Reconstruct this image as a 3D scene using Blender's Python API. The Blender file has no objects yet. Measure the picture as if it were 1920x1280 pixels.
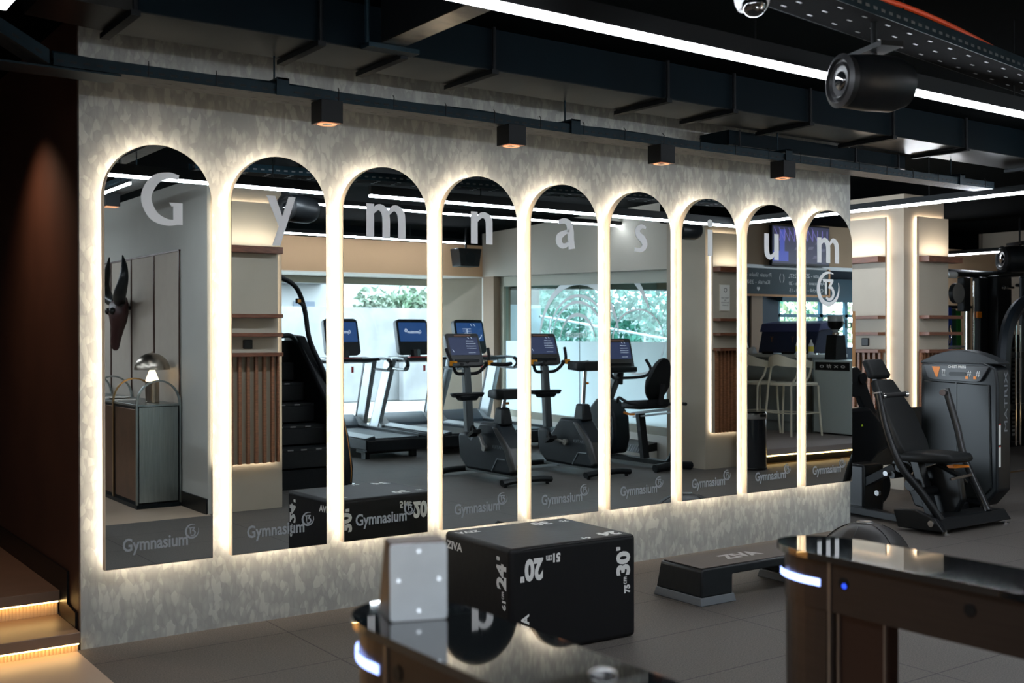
import bpy, bmesh, math, random
from mathutils import Vector, Matrix, Euler
random.seed(7)
PI = math.pi
scn = bpy.context.scene
COL = scn.collection

# ------------------------------------------------------------------ camera, world, exposure
cam_d = bpy.data.cameras.new('camera'); cam = bpy.data.objects.new('camera', cam_d); COL.objects.link(cam)
cam_d.sensor_width = 36.0; cam_d.lens = 2098.62 / 1920 * 36.0
cam_d.clip_start = 0.05; cam_d.clip_end = 200
def cam_matrix(loc, yaw, pitch, roll):
    f = Vector((math.sin(yaw), math.cos(yaw), 0)); r = Vector((math.cos(yaw), -math.sin(yaw), 0)); u = Vector((0, 0, 1))
    f, u = math.cos(pitch)*f + math.sin(pitch)*u, math.cos(pitch)*u - math.sin(pitch)*f
    r, u = math.cos(roll)*r + math.sin(roll)*u, math.cos(roll)*u - math.sin(roll)*r
    m = Matrix((r, u, -f)).transposed().to_4x4(); m.translation = loc
    return m
cam.matrix_world = cam_matrix(Vector((0, 0, 1.5)), math.radians(35.4568), math.radians(-0.30694), math.radians(-0.1101))
cam_d.dof.use_dof = True; cam_d.dof.focus_distance = 7.5; cam_d.dof.aperture_fstop = 3.5
scn.camera = cam

world = bpy.data.worlds.new('world'); scn.world = world; world.use_nodes = True
wn = world.node_tree; wn.nodes.clear()
wo = wn.nodes.new('ShaderNodeOutputWorld'); wb = wn.nodes.new('ShaderNodeBackground')
wb.inputs['Color'].default_value = (0.74, 0.88, 1.0, 1); wb.inputs['Strength'].default_value = 11.0
wn.links.new(wb.outputs[0], wo.inputs[0])

vs = scn.view_settings
scn.display_settings.display_device = 'sRGB'
vs.view_transform = 'Standard'; vs.look = 'None'; vs.exposure = 0.5; vs.gamma = 1.0; vs.use_curve_mapping = False

# strengths of the lamps; the tube value also drives the added fill tubes
M9ROT = -0.7
E_TUBE, E_MIR, E_PAN, E_SHELF, E_STEP = 46.0, 20.0, 34.0, 62.0, 12.0

# ------------------------------------------------------------------ materials
MATS = {}
def srgb(*c):
    return tuple((v/255/12.92 if v/255 <= 0.04045 else ((v/255+0.055)/1.055)**2.4) for v in c) + (1,)
def mat(name, col, rough=0.5, metal=0.0, noise=0.0, nscale=8.0, bump=0.0, bscale=60.0, stretch=(1, 1, 1), coat=0.0, spec=None, col2=None, alpha=None):
    if name in MATS: return MATS[name]
    m = bpy.data.materials.new(name); m.use_nodes = True; MATS[name] = m
    nt = m.node_tree; b = nt.nodes['Principled BSDF']
    c = tuple(col) if len(col) == 4 else tuple(col) + (1,)
    b.inputs['Base Color'].default_value = c
    b.inputs['Roughness'].default_value = rough; b.inputs['Metallic'].default_value = metal
    if coat: b.inputs['Coat Weight'].default_value = coat
    if spec is None and metal < .4 and max(c[:3]) < 0.03 and rough > .2: spec = 0.22
    if spec is not None: b.inputs['Specular IOR Level'].default_value = spec
    if noise or bump:
        tc = nt.nodes.new('ShaderNodeTexCoord'); mp = nt.nodes.new('ShaderNodeMapping')
        mp.inputs['Scale'].default_value = stretch
        nt.links.new(tc.outputs['Object'], mp.inputs['Vector'])
    if noise:
        n = nt.nodes.new('ShaderNodeTexNoise'); n.inputs['Scale'].default_value = nscale; n.inputs['Detail'].default_value = 4
        nt.links.new(mp.outputs[0], n.inputs['Vector'])
        mx = nt.nodes.new('ShaderNodeMix'); mx.data_type = 'RGBA'
        c2 = (tuple(col2) if len(col2) == 4 else tuple(col2)+(1,)) if col2 else tuple(v*(1-noise) for v in c[:3]) + (1,)
        mx.inputs['A'].default_value = c; mx.inputs['B'].default_value = c2
        rp = nt.nodes.new('ShaderNodeValToRGB'); rp.color_ramp.elements[0].position = 0.35; rp.color_ramp.elements[1].position = 0.65
        nt.links.new(n.outputs['Fac'], rp.inputs[0]); nt.links.new(rp.outputs[0], mx.inputs['Factor'])
        nt.links.new(mx.outputs['Result'], b.inputs['Base Color'])
    if bump:
        n = nt.nodes.new('ShaderNodeTexNoise'); n.inputs['Scale'].default_value = bscale; n.inputs['Detail'].default_value = 3
        nt.links.new(mp.outputs[0], n.inputs['Vector'])
        bp = nt.nodes.new('ShaderNodeBump'); bp.inputs['Strength'].default_value = bump; bp.inputs['Distance'].default_value = 0.01
        nt.links.new(n.outputs['Fac'], bp.inputs['Height']); nt.links.new(bp.outputs[0], b.inputs['Normal'])
    return m
def emit(name, col, s):
    if name in MATS: return MATS[name]
    m = bpy.data.materials.new(name); m.use_nodes = True; MATS[name] = m
    nt = m.node_tree; b = nt.nodes['Principled BSDF']
    b.inputs['Base Color'].default_value = (0.02, 0.02, 0.02, 1)
    b.inputs['Emission Color'].default_value = tuple(col)+(1,) if len(col) == 3 else col
    b.inputs['Emission Strength'].default_value = s
    return m
M_BLACK = mat('black_plastic', (0.008, 0.0095, 0.011), 0.38, noise=0.25, nscale=30, spec=.25)
M_BLACKM = mat('matte_black_metal', (0.003, 0.004, 0.005), 0.5, 0.1, spec=.25)
M_DARKM = mat('dark_painted_metal', (0.01, 0.014, 0.017), 0.45, 0.3, noise=0.3, nscale=6)
M_TRAY = mat('cable_tray_metal', (0.007, 0.020, 0.028), 0.45, 0.3, noise=0.4, nscale=9)
M_TRAYB = mat('tray_underside', (0.07, 0.07, 0.066), 0.6, 0.3, noise=0.3, nscale=20)
M_DUCT = mat('duct_side', (0.0012, 0.0055, 0.0085), 0.6, 0.0, noise=0.25, nscale=3, spec=.08)
M_CEIL = mat('black_ceiling', (0.0010, 0.0020, 0.0022), 0.95, noise=0.3, nscale=2, spec=.02)
M_GRIP = mat('black_rubber_grip', (0.015, 0.015, 0.016), 0.7)
M_VINYL = mat('black_vinyl', (0.007, 0.008, 0.0085), 0.55, bump=0.15, bscale=140)
M_CHROME = mat('chrome', (0.75, 0.75, 0.75), 0.12, 1.0)
M_SILVER = mat('silver_paint', (0.30, 0.32, 0.33), 0.4, 0.6)
M_STEEL = mat('brushed_steel', (0.33, 0.37, 0.37), 0.35, 1.0, noise=0.15, nscale=10, stretch=(8, 8, 0.5))
M_CREAM = mat('cream_frame', srgb(226, 208, 184), 0.6)
M_TAUPE = mat('taupe_paint', srgb(168, 156, 140), 0.8, noise=0.06, nscale=3)
M_PANEL = mat('panel_beige', srgb(172, 162, 146), 0.6, noise=0.05, nscale=3)
M_GREYW = mat('grey_plaster', srgb(172, 171, 164), 0.85, noise=0.06, nscale=2)
M_WALNUT = mat('walnut', srgb(150, 98, 66), 0.45, noise=0.45, nscale=14, stretch=(1, 1, 9))
M_WALNUTH = mat('walnut_horizontal', srgb(120, 70, 46), 0.45, noise=0.45, nscale=14, stretch=(1, 9, 9))
M_OAK = mat('oak_light', srgb(190, 140, 92), 0.5, noise=0.25, nscale=14, stretch=(9, 9, 1))
M_BROWNW = mat('dark_brown_wall', srgb(74, 48, 36), 0.55, noise=0.2, nscale=3)
M_BASE = mat('black_baseboard', (0.008, 0.008, 0.008), 0.35)
M_WHITE = mat('white_print', (0.72, 0.72, 0.7), 0.6)
M_LETTER = mat('frosted_grey_vinyl', (0.85, 0.85, 0.84), 0.55)
M_LOGO = mat('dark_frosted_vinyl', (0.30, 0.32, 0.33), 0.55)
M_ORANGE = mat('orange_plastic', srgb(232, 130, 20), 0.45)
M_RED = mat('red_plastic', srgb(170, 30, 25), 0.45)
M_GLOSSB = mat('black_glass', (0.006, 0.007, 0.008), 0.025, 0.0, coat=1.0, spec=0.9)
M_BRONZE = mat('bronze_metal', srgb(70, 60, 54), 0.36, 0.7, noise=0.12, nscale=12, stretch=(0.5, 0.5, 8))
M_BRASS = mat('aged_brass', srgb(176, 148, 108), 0.28, 1.0)
M_WHITEP = mat('white_plastic', (0.7, 0.72, 0.73), 0.5)
M_STONE = mat('beige_floor_tile', srgb(178, 156, 134), 0.42, noise=0.1, nscale=2)
M_GREYFOOT = mat('grey_rubber_foot', (0.10, 0.11, 0.12), 0.6)
M_STOOL = mat('cream_plastic', srgb(226, 221, 200), 0.45)
M_WHITEPAINT = mat('white_wall_paint', srgb(222, 218, 210), 0.8)
M_TAN = mat('tan_orange_paint', srgb(188, 150, 114), 0.8)
L_TUBE = emit('tube_light', (0.86, 0.92, 1.0), E_TUBE)
L_MIR = emit('mirror_led', (1.0, 0.86, 0.70), E_MIR)
L_PAN = emit('panel_led', (1.0, 0.83, 0.64), E_PAN)
L_SHELF = emit('shelf_led', (1.0, 0.87, 0.72), E_SHELF)
L_STEP = emit('step_led', (1.0, 0.64, 0.24), E_STEP)
L_BLUE = emit('blue_indicator', (0.30, 0.42, 1.0), 3.2)
L_BLUEDOT = emit('blue_sensor', (0.02, 0.08, 1.0), 1.2)
L_COPPER = emit('copper_reflector', (1.0, 0.42, 0.20), 0.9)
L_LAMP = emit('lamp_glow', (1.0, 0.74, 0.46), 5.0)
L_SCREEN = emit('blue_screen', (0.005, 0.04, 0.15), 0.9)
L_SCRDK = emit('navy_screen', (0.018, 0.026, 0.07), 0.9)
L_SCRTXT = emit('screen_text', (0.75, 0.85, 1.0), 0.8)

# wallpaper of layered petals
def wallpaper():
    m = bpy.data.materials.new('petal_wallpaper'); m.use_nodes = True; nt = m.node_tree; b = nt.nodes['Principled BSDF']
    tc = nt.nodes.new('ShaderNodeTexCoord')
    outs = []
    for k, (sc, off) in enumerate((((36, 1, 17), (0, 0, 0)), ((27, 1, 12.5), (3.3, 0, 1.7)))):
        mp = nt.nodes.new('ShaderNodeMapping'); mp.inputs['Scale'].default_value = sc; mp.inputs['Location'].default_value = off
        mp.inputs['Rotation'].default_value = (0, 0.22 if k else -0.12, 0)
        nz = nt.nodes.new('ShaderNodeTexNoise'); nz.inputs['Scale'].default_value = 6
        nt.links.new(tc.outputs['Object'], nz.inputs['Vector'])
        ad = nt.nodes.new('ShaderNodeVectorMath'); ad.operation = 'MULTIPLY_ADD'; ad.inputs[1].default_value = (0.02, 0, 0.03)
        nt.links.new(nz.outputs['Color'], ad.inputs[0]); nt.links.new(tc.outputs['Object'], ad.inputs[2])
        nt.links.new(ad.outputs[0], mp.inputs['Vector'])
        vo = nt.nodes.new('ShaderNodeTexVoronoi'); vo.inputs['Scale'].default_value = 1.0; vo.feature = 'SMOOTH_F1'; vo.inputs['Smoothness'].default_value = 0.12
        nt.links.new(mp.outputs[0], vo.inputs['Vector']); outs.append(vo)
    s1 = nt.nodes.new('ShaderNodeSeparateColor'); nt.links.new(outs[0].outputs['Color'], s1.inputs[0])
    s2 = nt.nodes.new('ShaderNodeSeparateColor'); nt.links.new(outs[1].outputs['Color'], s2.inputs[0])
    a1 = nt.nodes.new('ShaderNodeMath'); a1.operation = 'ADD'; nt.links.new(s1.outputs[0], a1.inputs[0]); nt.links.new(s2.outputs[1], a1.inputs[1])
    d1 = nt.nodes.new('ShaderNodeMath'); d1.operation = 'MULTIPLY_ADD'; nt.links.new(outs[0].outputs['Distance'], d1.inputs[0]); d1.inputs[1].default_value = -0.9
    nt.links.new(a1.outputs[0], d1.inputs[2])
    r = nt.nodes.new('ShaderNodeValToRGB'); nt.links.new(d1.outputs[0], r.inputs[0])
    e = r.color_ramp.elements; e[0].position = 0.0; e[0].color = srgb(140, 142, 139); e[1].position = 1.3 if False else 1.0; e[1].color = srgb(166, 168, 162)
    x = e.new(0.55); x.color = srgb(149, 151, 147); x = e.new(0.8); x.color = srgb(155, 157, 152)
    nt.links.new(r.outputs[0], b.inputs['Base Color'])
    bp = nt.nodes.new('ShaderNodeBump'); bp.inputs['Strength'].default_value = 0.12; bp.inputs['Distance'].default_value = 0.004
    nt.links.new(d1.outputs[0], bp.inputs['Height']); nt.links.new(bp.outputs[0], b.inputs['Normal'])
    b.inputs['Roughness'].default_value = 0.55
    return m
M_PAPER = wallpaper()

# rubber floor tiles with speckle and seams
def rubber():
    m = bpy.data.materials.new('rubber_tiles'); m.use_nodes = True; nt = m.node_tree; b = nt.nodes['Principled BSDF']
    tc = nt.nodes.new('ShaderNodeTexCoord'); sp = nt.nodes.new('ShaderNodeSeparateXYZ'); nt.links.new(tc.outputs['Object'], sp.inputs[0])
    def seam(out, off, per, w):
        a = nt.nodes.new('ShaderNodeMath'); a.operation = 'SUBTRACT'; nt.links.new(out, a.inputs[0]); a.inputs[1].default_value = off
        f = nt.nodes.new('ShaderNodeMath'); f.operation = 'WRAP'; nt.links.new(a.outputs[0], f.inputs[0]); f.inputs[1].default_value = per/2; f.inputs[2].default_value = -per/2
        g = nt.nodes.new('ShaderNodeMath'); g.operation = 'ABSOLUTE'; nt.links.new(f.outputs[0], g.inputs[0])
        h = nt.nodes.new('ShaderNodeMath'); h.operation = 'LESS_THAN'; nt.links.new(g.outputs[0], h.inputs[0]); h.inputs[1].default_value = w
        return h.outputs[0]
    s1 = seam(sp.outputs[0], 2.36, 1.02, 0.0035); s2 = seam(sp.outputs[1], 5.27, 0.582, 0.0035)
    mx = nt.nodes.new('ShaderNodeMath'); mx.operation = 'MAXIMUM'; nt.links.new(s1, mx.inputs[0]); nt.links.new(s2, mx.inputs[1])
    n = nt.nodes.new('ShaderNodeTexNoise'); n.inputs['Scale'].default_value = 150; n.inputs['Detail'].default_value = 2; nt.links.new(tc.outputs['Object'], n.inputs['Vector'])
    r = nt.nodes.new('ShaderNodeValToRGB'); nt.links.new(n.outputs['Fac'], r.inputs[0]); e = r.color_ramp.elements
    e[0].position = 0.3; e[0].color = srgb(56, 52, 49); e[1].position = 0.75; e[1].color = srgb(106, 99, 92)
    n2 = nt.nodes.new('ShaderNodeTexNoise'); n2.inputs['Scale'].default_value = 1.1; nt.links.new(tc.outputs['Object'], n2.inputs['Vector'])
    mm = nt.nodes.new('ShaderNodeMix'); mm.data_type = 'RGBA'; mm.blend_type = 'MULTIPLY'; nt.links.new(n2.outputs['Fac'], mm.inputs['Factor'])
    nt.links.new(r.outputs[0], mm.inputs['A']); mm.inputs['B'].default_value = (0.8, 0.8, 0.8, 1)
    k = nt.nodes.new('ShaderNodeMix'); k.data_type = 'RGBA'; nt.links.new(mx.outputs[0], k.inputs['Factor']); nt.links.new(mm.outputs['Result'], k.inputs['A'])
    k.inputs['B'].default_value = (0.006, 0.006, 0.006, 1)
    nt.links.new(k.outputs['Result'], b.inputs['Base Color'])
    bp = nt.nodes.new('ShaderNodeBump'); bp.inputs['Strength'].default_value = 0.35; bp.inputs['Distance'].default_value = 0.004
    nt.links.new(n.outputs['Fac'], bp.inputs['Height']); nt.links.new(bp.outputs[0], b.inputs['Normal'])
    b.inputs['Roughness'].default_value = 0.62
    return m
M_RUBBER = rubber()
def mirror_mat():
    m = bpy.data.materials.new('mirror_silver'); m.use_nodes = True; b = m.node_tree.nodes['Principled BSDF']
    b.inputs['Base Color'].default_value = (0.80, 0.86, 0.87, 1); b.inputs['Metallic'].default_value = 1; b.inputs['Roughness'].default_value = 0.0
    return m
M_MIRROR = mirror_mat()
def glassy(name, tint, haze=0.0, hazecol=(0.9, 0.95, 0.95)):
    m = bpy.data.materials.new(name); m.use_nodes = True; nt = m.node_tree; nt.nodes.clear()
    o = nt.nodes.new('ShaderNodeOutputMaterial'); t = nt.nodes.new('ShaderNodeBsdfTransparent'); t.inputs[0].default_value = tint + (1,)
    g = nt.nodes.new('ShaderNodeBsdfGlossy'); g.inputs['Roughness'].default_value = 0.02
    lw = nt.nodes.new('ShaderNodeLayerWeight'); pw = nt.nodes.new('ShaderNodeMath'); pw.operation = 'POWER'; pw.inputs[1].default_value = 5.0; nt.links.new(lw.outputs['Facing'], pw.inputs[0])
    fr = nt.nodes.new('ShaderNodeMath'); fr.operation = 'MULTIPLY_ADD'; fr.inputs[1].default_value = 0.35; fr.inputs[2].default_value = 0.03; nt.links.new(pw.outputs[0], fr.inputs[0])
    mx = nt.nodes.new('ShaderNodeMixShader'); nt.links.new(fr.outputs[0], mx.inputs[0]); nt.links.new(t.outputs[0], mx.inputs[1]); nt.links.new(g.outputs[0], mx.inputs[2])
    last = mx
    if haze:
        tr = nt.nodes.new('ShaderNodeBsdfTranslucent'); tr.inputs[0].default_value = hazecol + (1,)
        df = nt.nodes.new('ShaderNodeBsdfDiffuse'); df.inputs[0].default_value = hazecol + (1,)
        m1 = nt.nodes.new('ShaderNodeMixShader'); m1.inputs[0].default_value = 0.25; nt.links.new(tr.outputs[0], m1.inputs[1]); nt.links.new(df.outputs[0], m1.inputs[2])
        m2 = nt.nodes.new('ShaderNodeMixShader'); m2.inputs[0].default_value = haze; nt.links.new(mx.outputs[0], m2.inputs[1]); nt.links.new(m1.outputs[0], m2.inputs[2])
        last = m2
    nt.links.new(last.outputs[0], o.inputs[0]); return m
M_GLASS = glassy('window_glass', (0.95, 0.98, 0.98))
M_TEALGLASS = glassy('teal_window_glass', (0.62, 0.85, 0.88))
M_FROST = glassy('frosted_film', (0.9, 0.95, 0.96), 0.93, (0.52, 0.63, 0.67))

# ------------------------------------------------------------------ geometry helpers
def catmull(pts, k=6):
    if len(pts) < 3: return [Vector(p) for p in pts]
    P = [Vector(p) for p in pts]; out = []
    for i in range(len(P)-1):
        a = P[i-1] if i else P[0]*2-P[1]; b, c = P[i], P[i+1]; d = P[i+2] if i+2 < len(P) else P[-1]*2-P[-2]
        for j in range(k):
            t = j/k
            out.append(0.5*((2*b)+(-a+c)*t+(2*a-5*b+4*c-d)*t*t+(-a+3*b-3*c+d)*t**3))
    out.append(P[-1]); return out
class G:
    def __init__(s, root=None):
        s.bm = bmesh.new(); s.mi = 0
        s.off = Vector(root.location) if root is not None else Vector((0, 0, 0))
    def _f(s, vs):
        try:
            f = s.bm.faces.new(vs); f.material_index = s.mi; return f
        except ValueError: return None
    def v(s, p): return s.bm.verts.new(Vector(p)-s.off)
    def box(s, x0, x1, y0, y1, z0, z1):
        v = [s.v((x, y, z)) for x in (x0, x1) for y in (y0, y1) for z in (z0, z1)]
        for q in ((0, 1, 3, 2), (4, 6, 7, 5), (0, 4, 5, 1), (2, 3, 7, 6), (0, 2, 6, 4), (1, 5, 7, 3)): s._f([v[i] for i in q])
        return s
    def obox(s, c, size, rot=(0, 0, 0), taper=1.0):
        R = Euler(rot).to_matrix(); c = Vector(c); h = Vector(size)/2; v = []
        for x in (-1, 1):
            for y in (-1, 1):
                for z in (-1, 1):
                    t = taper if z > 0 else 1
                    v.append(s.v(c + R @ Vector((x*h.x*t, y*h.y*t, z*h.z))))
        for q in ((0, 1, 3, 2), (4, 6, 7, 5), (0, 4, 5, 1), (2, 3, 7, 6), (0, 2, 6, 4), (1, 5, 7, 3)): s._f([v[i] for i in q])
        return s
    def bar(s, p0, p1, w, h, up=(0, 0, 1)):
        p0, p1 = Vector(p0), Vector(p1); d = (p1-p0).normalized(); sd = d.cross(Vector(up))
        if sd.length < 1e-4: sd = d.cross(Vector((0, 1, 0)))
        sd.normalize(); u = sd.cross(d); r = []
        for p in (p0, p1): r.append([s.v(p+sd*a*w/2+u*b*h/2) for a, b in ((-1, -1), (1, -1), (1, 1), (-1, 1))])
        for i in range(4): s._f([r[0][i], r[0][(i+1) % 4], r[1][(i+1) % 4], r[1][i]])
        s._f(r[0][::-1]); s._f(r[1]); return s
    def tube(s, pts, r, n=10, smooth=True, k=6, flat=None, closed=False):
        P = catmull(pts, k) if smooth and len(pts) > 2 else [Vector(p) for p in pts]
        R = r if isinstance(r, (list, tuple)) else None
        d = (P[1]-P[0]).normalized(); ref = Vector((0, 0, 1)) if abs(d.z) < 0.9 else Vector((1, 0, 0))
        sd = d.cross(ref).normalized(); rings = []
        for i, p in enumerate(P):
            a = P[max(i-1, 0)]; b = P[min(i+1, len(P)-1)]; d = (b-a).normalized()
            sd = (sd - d*sd.dot(d)).normalized(); u = sd.cross(d)
            if R: t = i/(len(P)-1)*(len(R)-1); j = min(int(t), len(R)-2); rr = R[j]+(R[j+1]-R[j])*(t-j)
            else: rr = r
            fy = flat or 1.0
            rings.append([s.v(p+(sd*math.cos(2*PI*q/n)+u*math.sin(2*PI*q/n)*fy)*rr) for q in range(n)])
        for i in range(len(rings)-1):
            for q in range(n): s._f([rings[i][q], rings[i][(q+1) % n], rings[i+1][(q+1) % n], rings[i+1][q]])
        if closed:
            for q in range(n): s._f([rings[-1][q], rings[-1][(q+1) % n], rings[0][(q+1) % n], rings[0][q]])
        else: s._f(rings[0][::-1]); s._f(rings[-1])
        return s
    def cyl(s, p0, p1, r, r1=None, n=20):
        return s.tube([p0, p1], [r, r if r1 is None else r1], n, smooth=False)
    def lathe(s, prof, c=(0, 0, 0), n=28, axis='z'):
        c = Vector(c); rings = []
        for r, z in prof:
            ring = []
            for q in range(n):
                a = 2*PI*q/n; x, y = r*math.cos(a), r*math.sin(a)
                p = (x, y, z) if axis == 'z' else ((z, x, y) if axis == 'x' else (x, z, y))
                ring.append(s.v(c+Vector(p)))
            rings.append(ring)
        for i in range(len(rings)-1):
            for q in range(n): s._f([rings[i][q], rings[i][(q+1) % n], rings[i+1][(q+1) % n], rings[i+1][q]])
        if prof[0][0] > 1e-5: s._f(rings[0][::-1])
        if prof[-1][0] > 1e-5: s._f(rings[-1])
        return s
    def ball(s, c, r, sc=(1, 1, 1), n=16, m=10):
        c = Vector(c); rings = []
        top = s.v(c+Vector((0, 0, r*sc[2]))); bot = s.v(c-Vector((0, 0, r*sc[2])))
        for j in range(1, m):
            t = PI*j/m
            rings.append([s.v(c+Vector((r*sc[0]*math.sin(t)*math.cos(2*PI*q/n), r*sc[1]*math.sin(t)*math.sin(2*PI*q/n), r*sc[2]*math.cos(t)))) for q in range(n)])
        for q in range(n):
            s._f([top, rings[0][q], rings[0][(q+1) % n]]); s._f([bot, rings[-1][(q+1) % n], rings[-1][q]])
            for j in range(m-2): s._f([rings[j][q], rings[j+1][q], rings[j+1][(q+1) % n], rings[j][(q+1) % n]])
        return s
    def prism(s, pts, plane, a, b):
        def P(u, w, t):
            return (u, w, t) if plane == 'xy' else ((u, t, w) if plane == 'xz' else (t, u, w))
        A = [s.v(P(u, w, a)) for u, w in pts]; B = [s.v(P(u, w, b)) for u, w in pts]; n = len(pts)
        for i in range(n): s._f([A[i], A[(i+1) % n], B[(i+1) % n], B[i]])
        s._f(A[::-1]); s._f(B); return s
    def loft(s, rings, cap=True):
        V = [[s.v(p) for p in r] for r in rings]; n = len(V[0])
        for i in range(len(V)-1):
            for q in range(n): s._f([V[i][q], V[i][(q+1) % n], V[i+1][(q+1) % n], V[i+1][q]])
        if cap: s._f(V[0][::-1]); s._f(V[-1])
        return s
    def quad(s, a, b, c, d):
        s._f([s.v(a), s.v(b), s.v(c), s.v(d)]); return s
    def build(s, name, m, parent=None, smooth=False, bevel=0.0, sub=0, seg=2, ang=40):
        bmesh.ops.recalc_face_normals(s.bm, faces=s.bm.faces)
        me = bpy.data.meshes.new(name); s.bm.to_mesh(me); s.bm.free()
        for mm in (m if isinstance(m, list) else [m]): me.materials.append(mm)
        o = bpy.data.objects.new(name, me); COL.objects.link(o)
        if parent is not None: o.parent = parent
        else: o.location = s.off
        if bevel:
            b = o.modifiers.new('bevel', 'BEVEL'); b.width = bevel; b.segments = seg; b.limit_method = 'ANGLE'; b.angle_limit = math.radians(35)
        if sub:
            q = o.modifiers.new('sub', 'SUBSURF'); q.levels = sub; q.render_levels = sub
        if smooth or bevel or sub:
            for f in me.polygons: f.use_smooth = True
            try: me.set_sharp_from_angle(angle=math.radians(ang))
            except Exception: pass
        return o
def tag(o, label=None, cat=None, group=None, kind=None):
    if label: o['label'] = label
    if cat: o['category'] = cat
    if group: o['group'] = group
    if kind: o['kind'] = kind
    return o
def thing(name, label, cat, loc=(0, 0, 0), rz=0, group=None):
    o = bpy.data.objects.new(name, None); COL.objects.link(o); o.empty_display_size = 0.1
    o.location = loc; o.rotation_euler = (0, 0, rz); return tag(o, label, cat, group)
def struct(o): o['kind'] = 'structure'; return o
def copy_tree(o, parent=None):
    c = o.copy(); COL.objects.link(c)
    if parent is not None: c.parent = parent
    for ch in list(o.children): copy_tree(ch, c)
    return c
def dup(o, loc, rz, label):
    c = copy_tree(o); c.location = loc; c.rotation_euler = (0, 0, rz); c['label'] = label; return c
def rrect(w, h, r, n=5, cx=0, cy=0):
    out = []
    for (sx, sy, a0) in ((1, 1, 0), (-1, 1, 90), (-1, -1, 180), (1, -1, 270)):
        for i in range(n+1):
            a = math.radians(a0+90*i/n); out.append((cx+sx*(w/2-r)+r*math.cos(a), cy+sy*(h/2-r)+r*math.sin(a)))
    return out
# lettering: items = (text, origin, xdir, ydir, width, height, bold) drawn into one flat mesh
_tcache = {}
def text_polys(txt, bold=0.0):
    key = (txt, bold)
    if key in _tcache: return _tcache[key]
    cu = bpy.data.curves.new('t', 'FONT'); cu.body = txt; cu.size = 1; cu.offset = bold; cu.resolution_u = 3
    o = bpy.data.objects.new('t', cu); COL.objects.link(o)
    dg = bpy.context.evaluated_depsgraph_get(); me = bpy.data.meshes.new_from_object(o.evaluated_get(dg))
    vs_ = [v.co.copy() for v in me.vertices]; fs = [list(p.vertices) for p in me.polygons]
    bpy.data.objects.remove(o); bpy.data.curves.remove(cu); bpy.data.meshes.remove(me)
    xs = [v.x for v in vs_]; ys = [v.y for v in vs_]; x0, x1, y0, y1 = min(xs), max(xs), min(ys), max(ys)
    res = ([((v.x-x0)/(x1-x0), (v.y-y0)/(y1-y0)) for v in vs_], fs); _tcache[key] = res; return res
def ribbon(path, k=5, smooth=True):
    """polygons along path of (x, y, width)"""
    P = catmull([(a, b, c) for a, b, c in path], k) if smooth else [Vector(p) for p in path]
    L = []; Rr = []
    for i, p in enumerate(P):
        a = P[max(i-1, 0)]; b = P[min(i+1, len(P)-1)]; d = Vector((b.x-a.x, b.y-a.y)); d.normalize(); nrm = Vector((-d.y, d.x))
        L.append((p.x+nrm.x*p.z/2, p.y+nrm.y*p.z/2)); Rr.append((p.x-nrm.x*p.z/2, p.y-nrm.y*p.z/2))
    return [[L[i], Rr[i], Rr[i+1], L[i+1]] for i in range(len(L)-1)]
def decal(name, m, parent, items, label=None):
    if name == 'size_lettering' and len(items) > 1:      # every printed number is a part
        for it in items: decal(name, m, parent, [it])
        return None
    g = G()
    for it in items:
        if isinstance(it[0], str):
            txt, o, xd, yd, w, h = it[:6]; bold = it[6] if len(it) > 6 else 0.0
            vv, ff = text_polys(txt, bold)
        else:
            polys, o, xd, yd, w, h = it[:6]; vv = []; ff = []
            for p in polys: ff.append(list(range(len(vv), len(vv)+len(p)))); vv += p
        o, xd, yd = Vector(o), Vector(xd).normalized(), Vector(yd).normalized()
        nn = xd.cross(yd); LF = [Vector((0, 0, 0))]*len(vv)
        if not isinstance(it[0], str):   # overlapping strokes lie a hair apart, like layered vinyl
            for i, f in enumerate(ff):
                for q in f: LF[q] = nn*(5e-5*(i % 11))
        V = [g.v(o+xd*a*w+yd*b*h+lift) for (a, b), lift in zip(vv, LF)]
        for f in ff: g._f([V[i] for i in f])
    me_n = None
    ob = g.build(name, m, parent)
    if label: ob['label'] = label
    return ob
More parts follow.
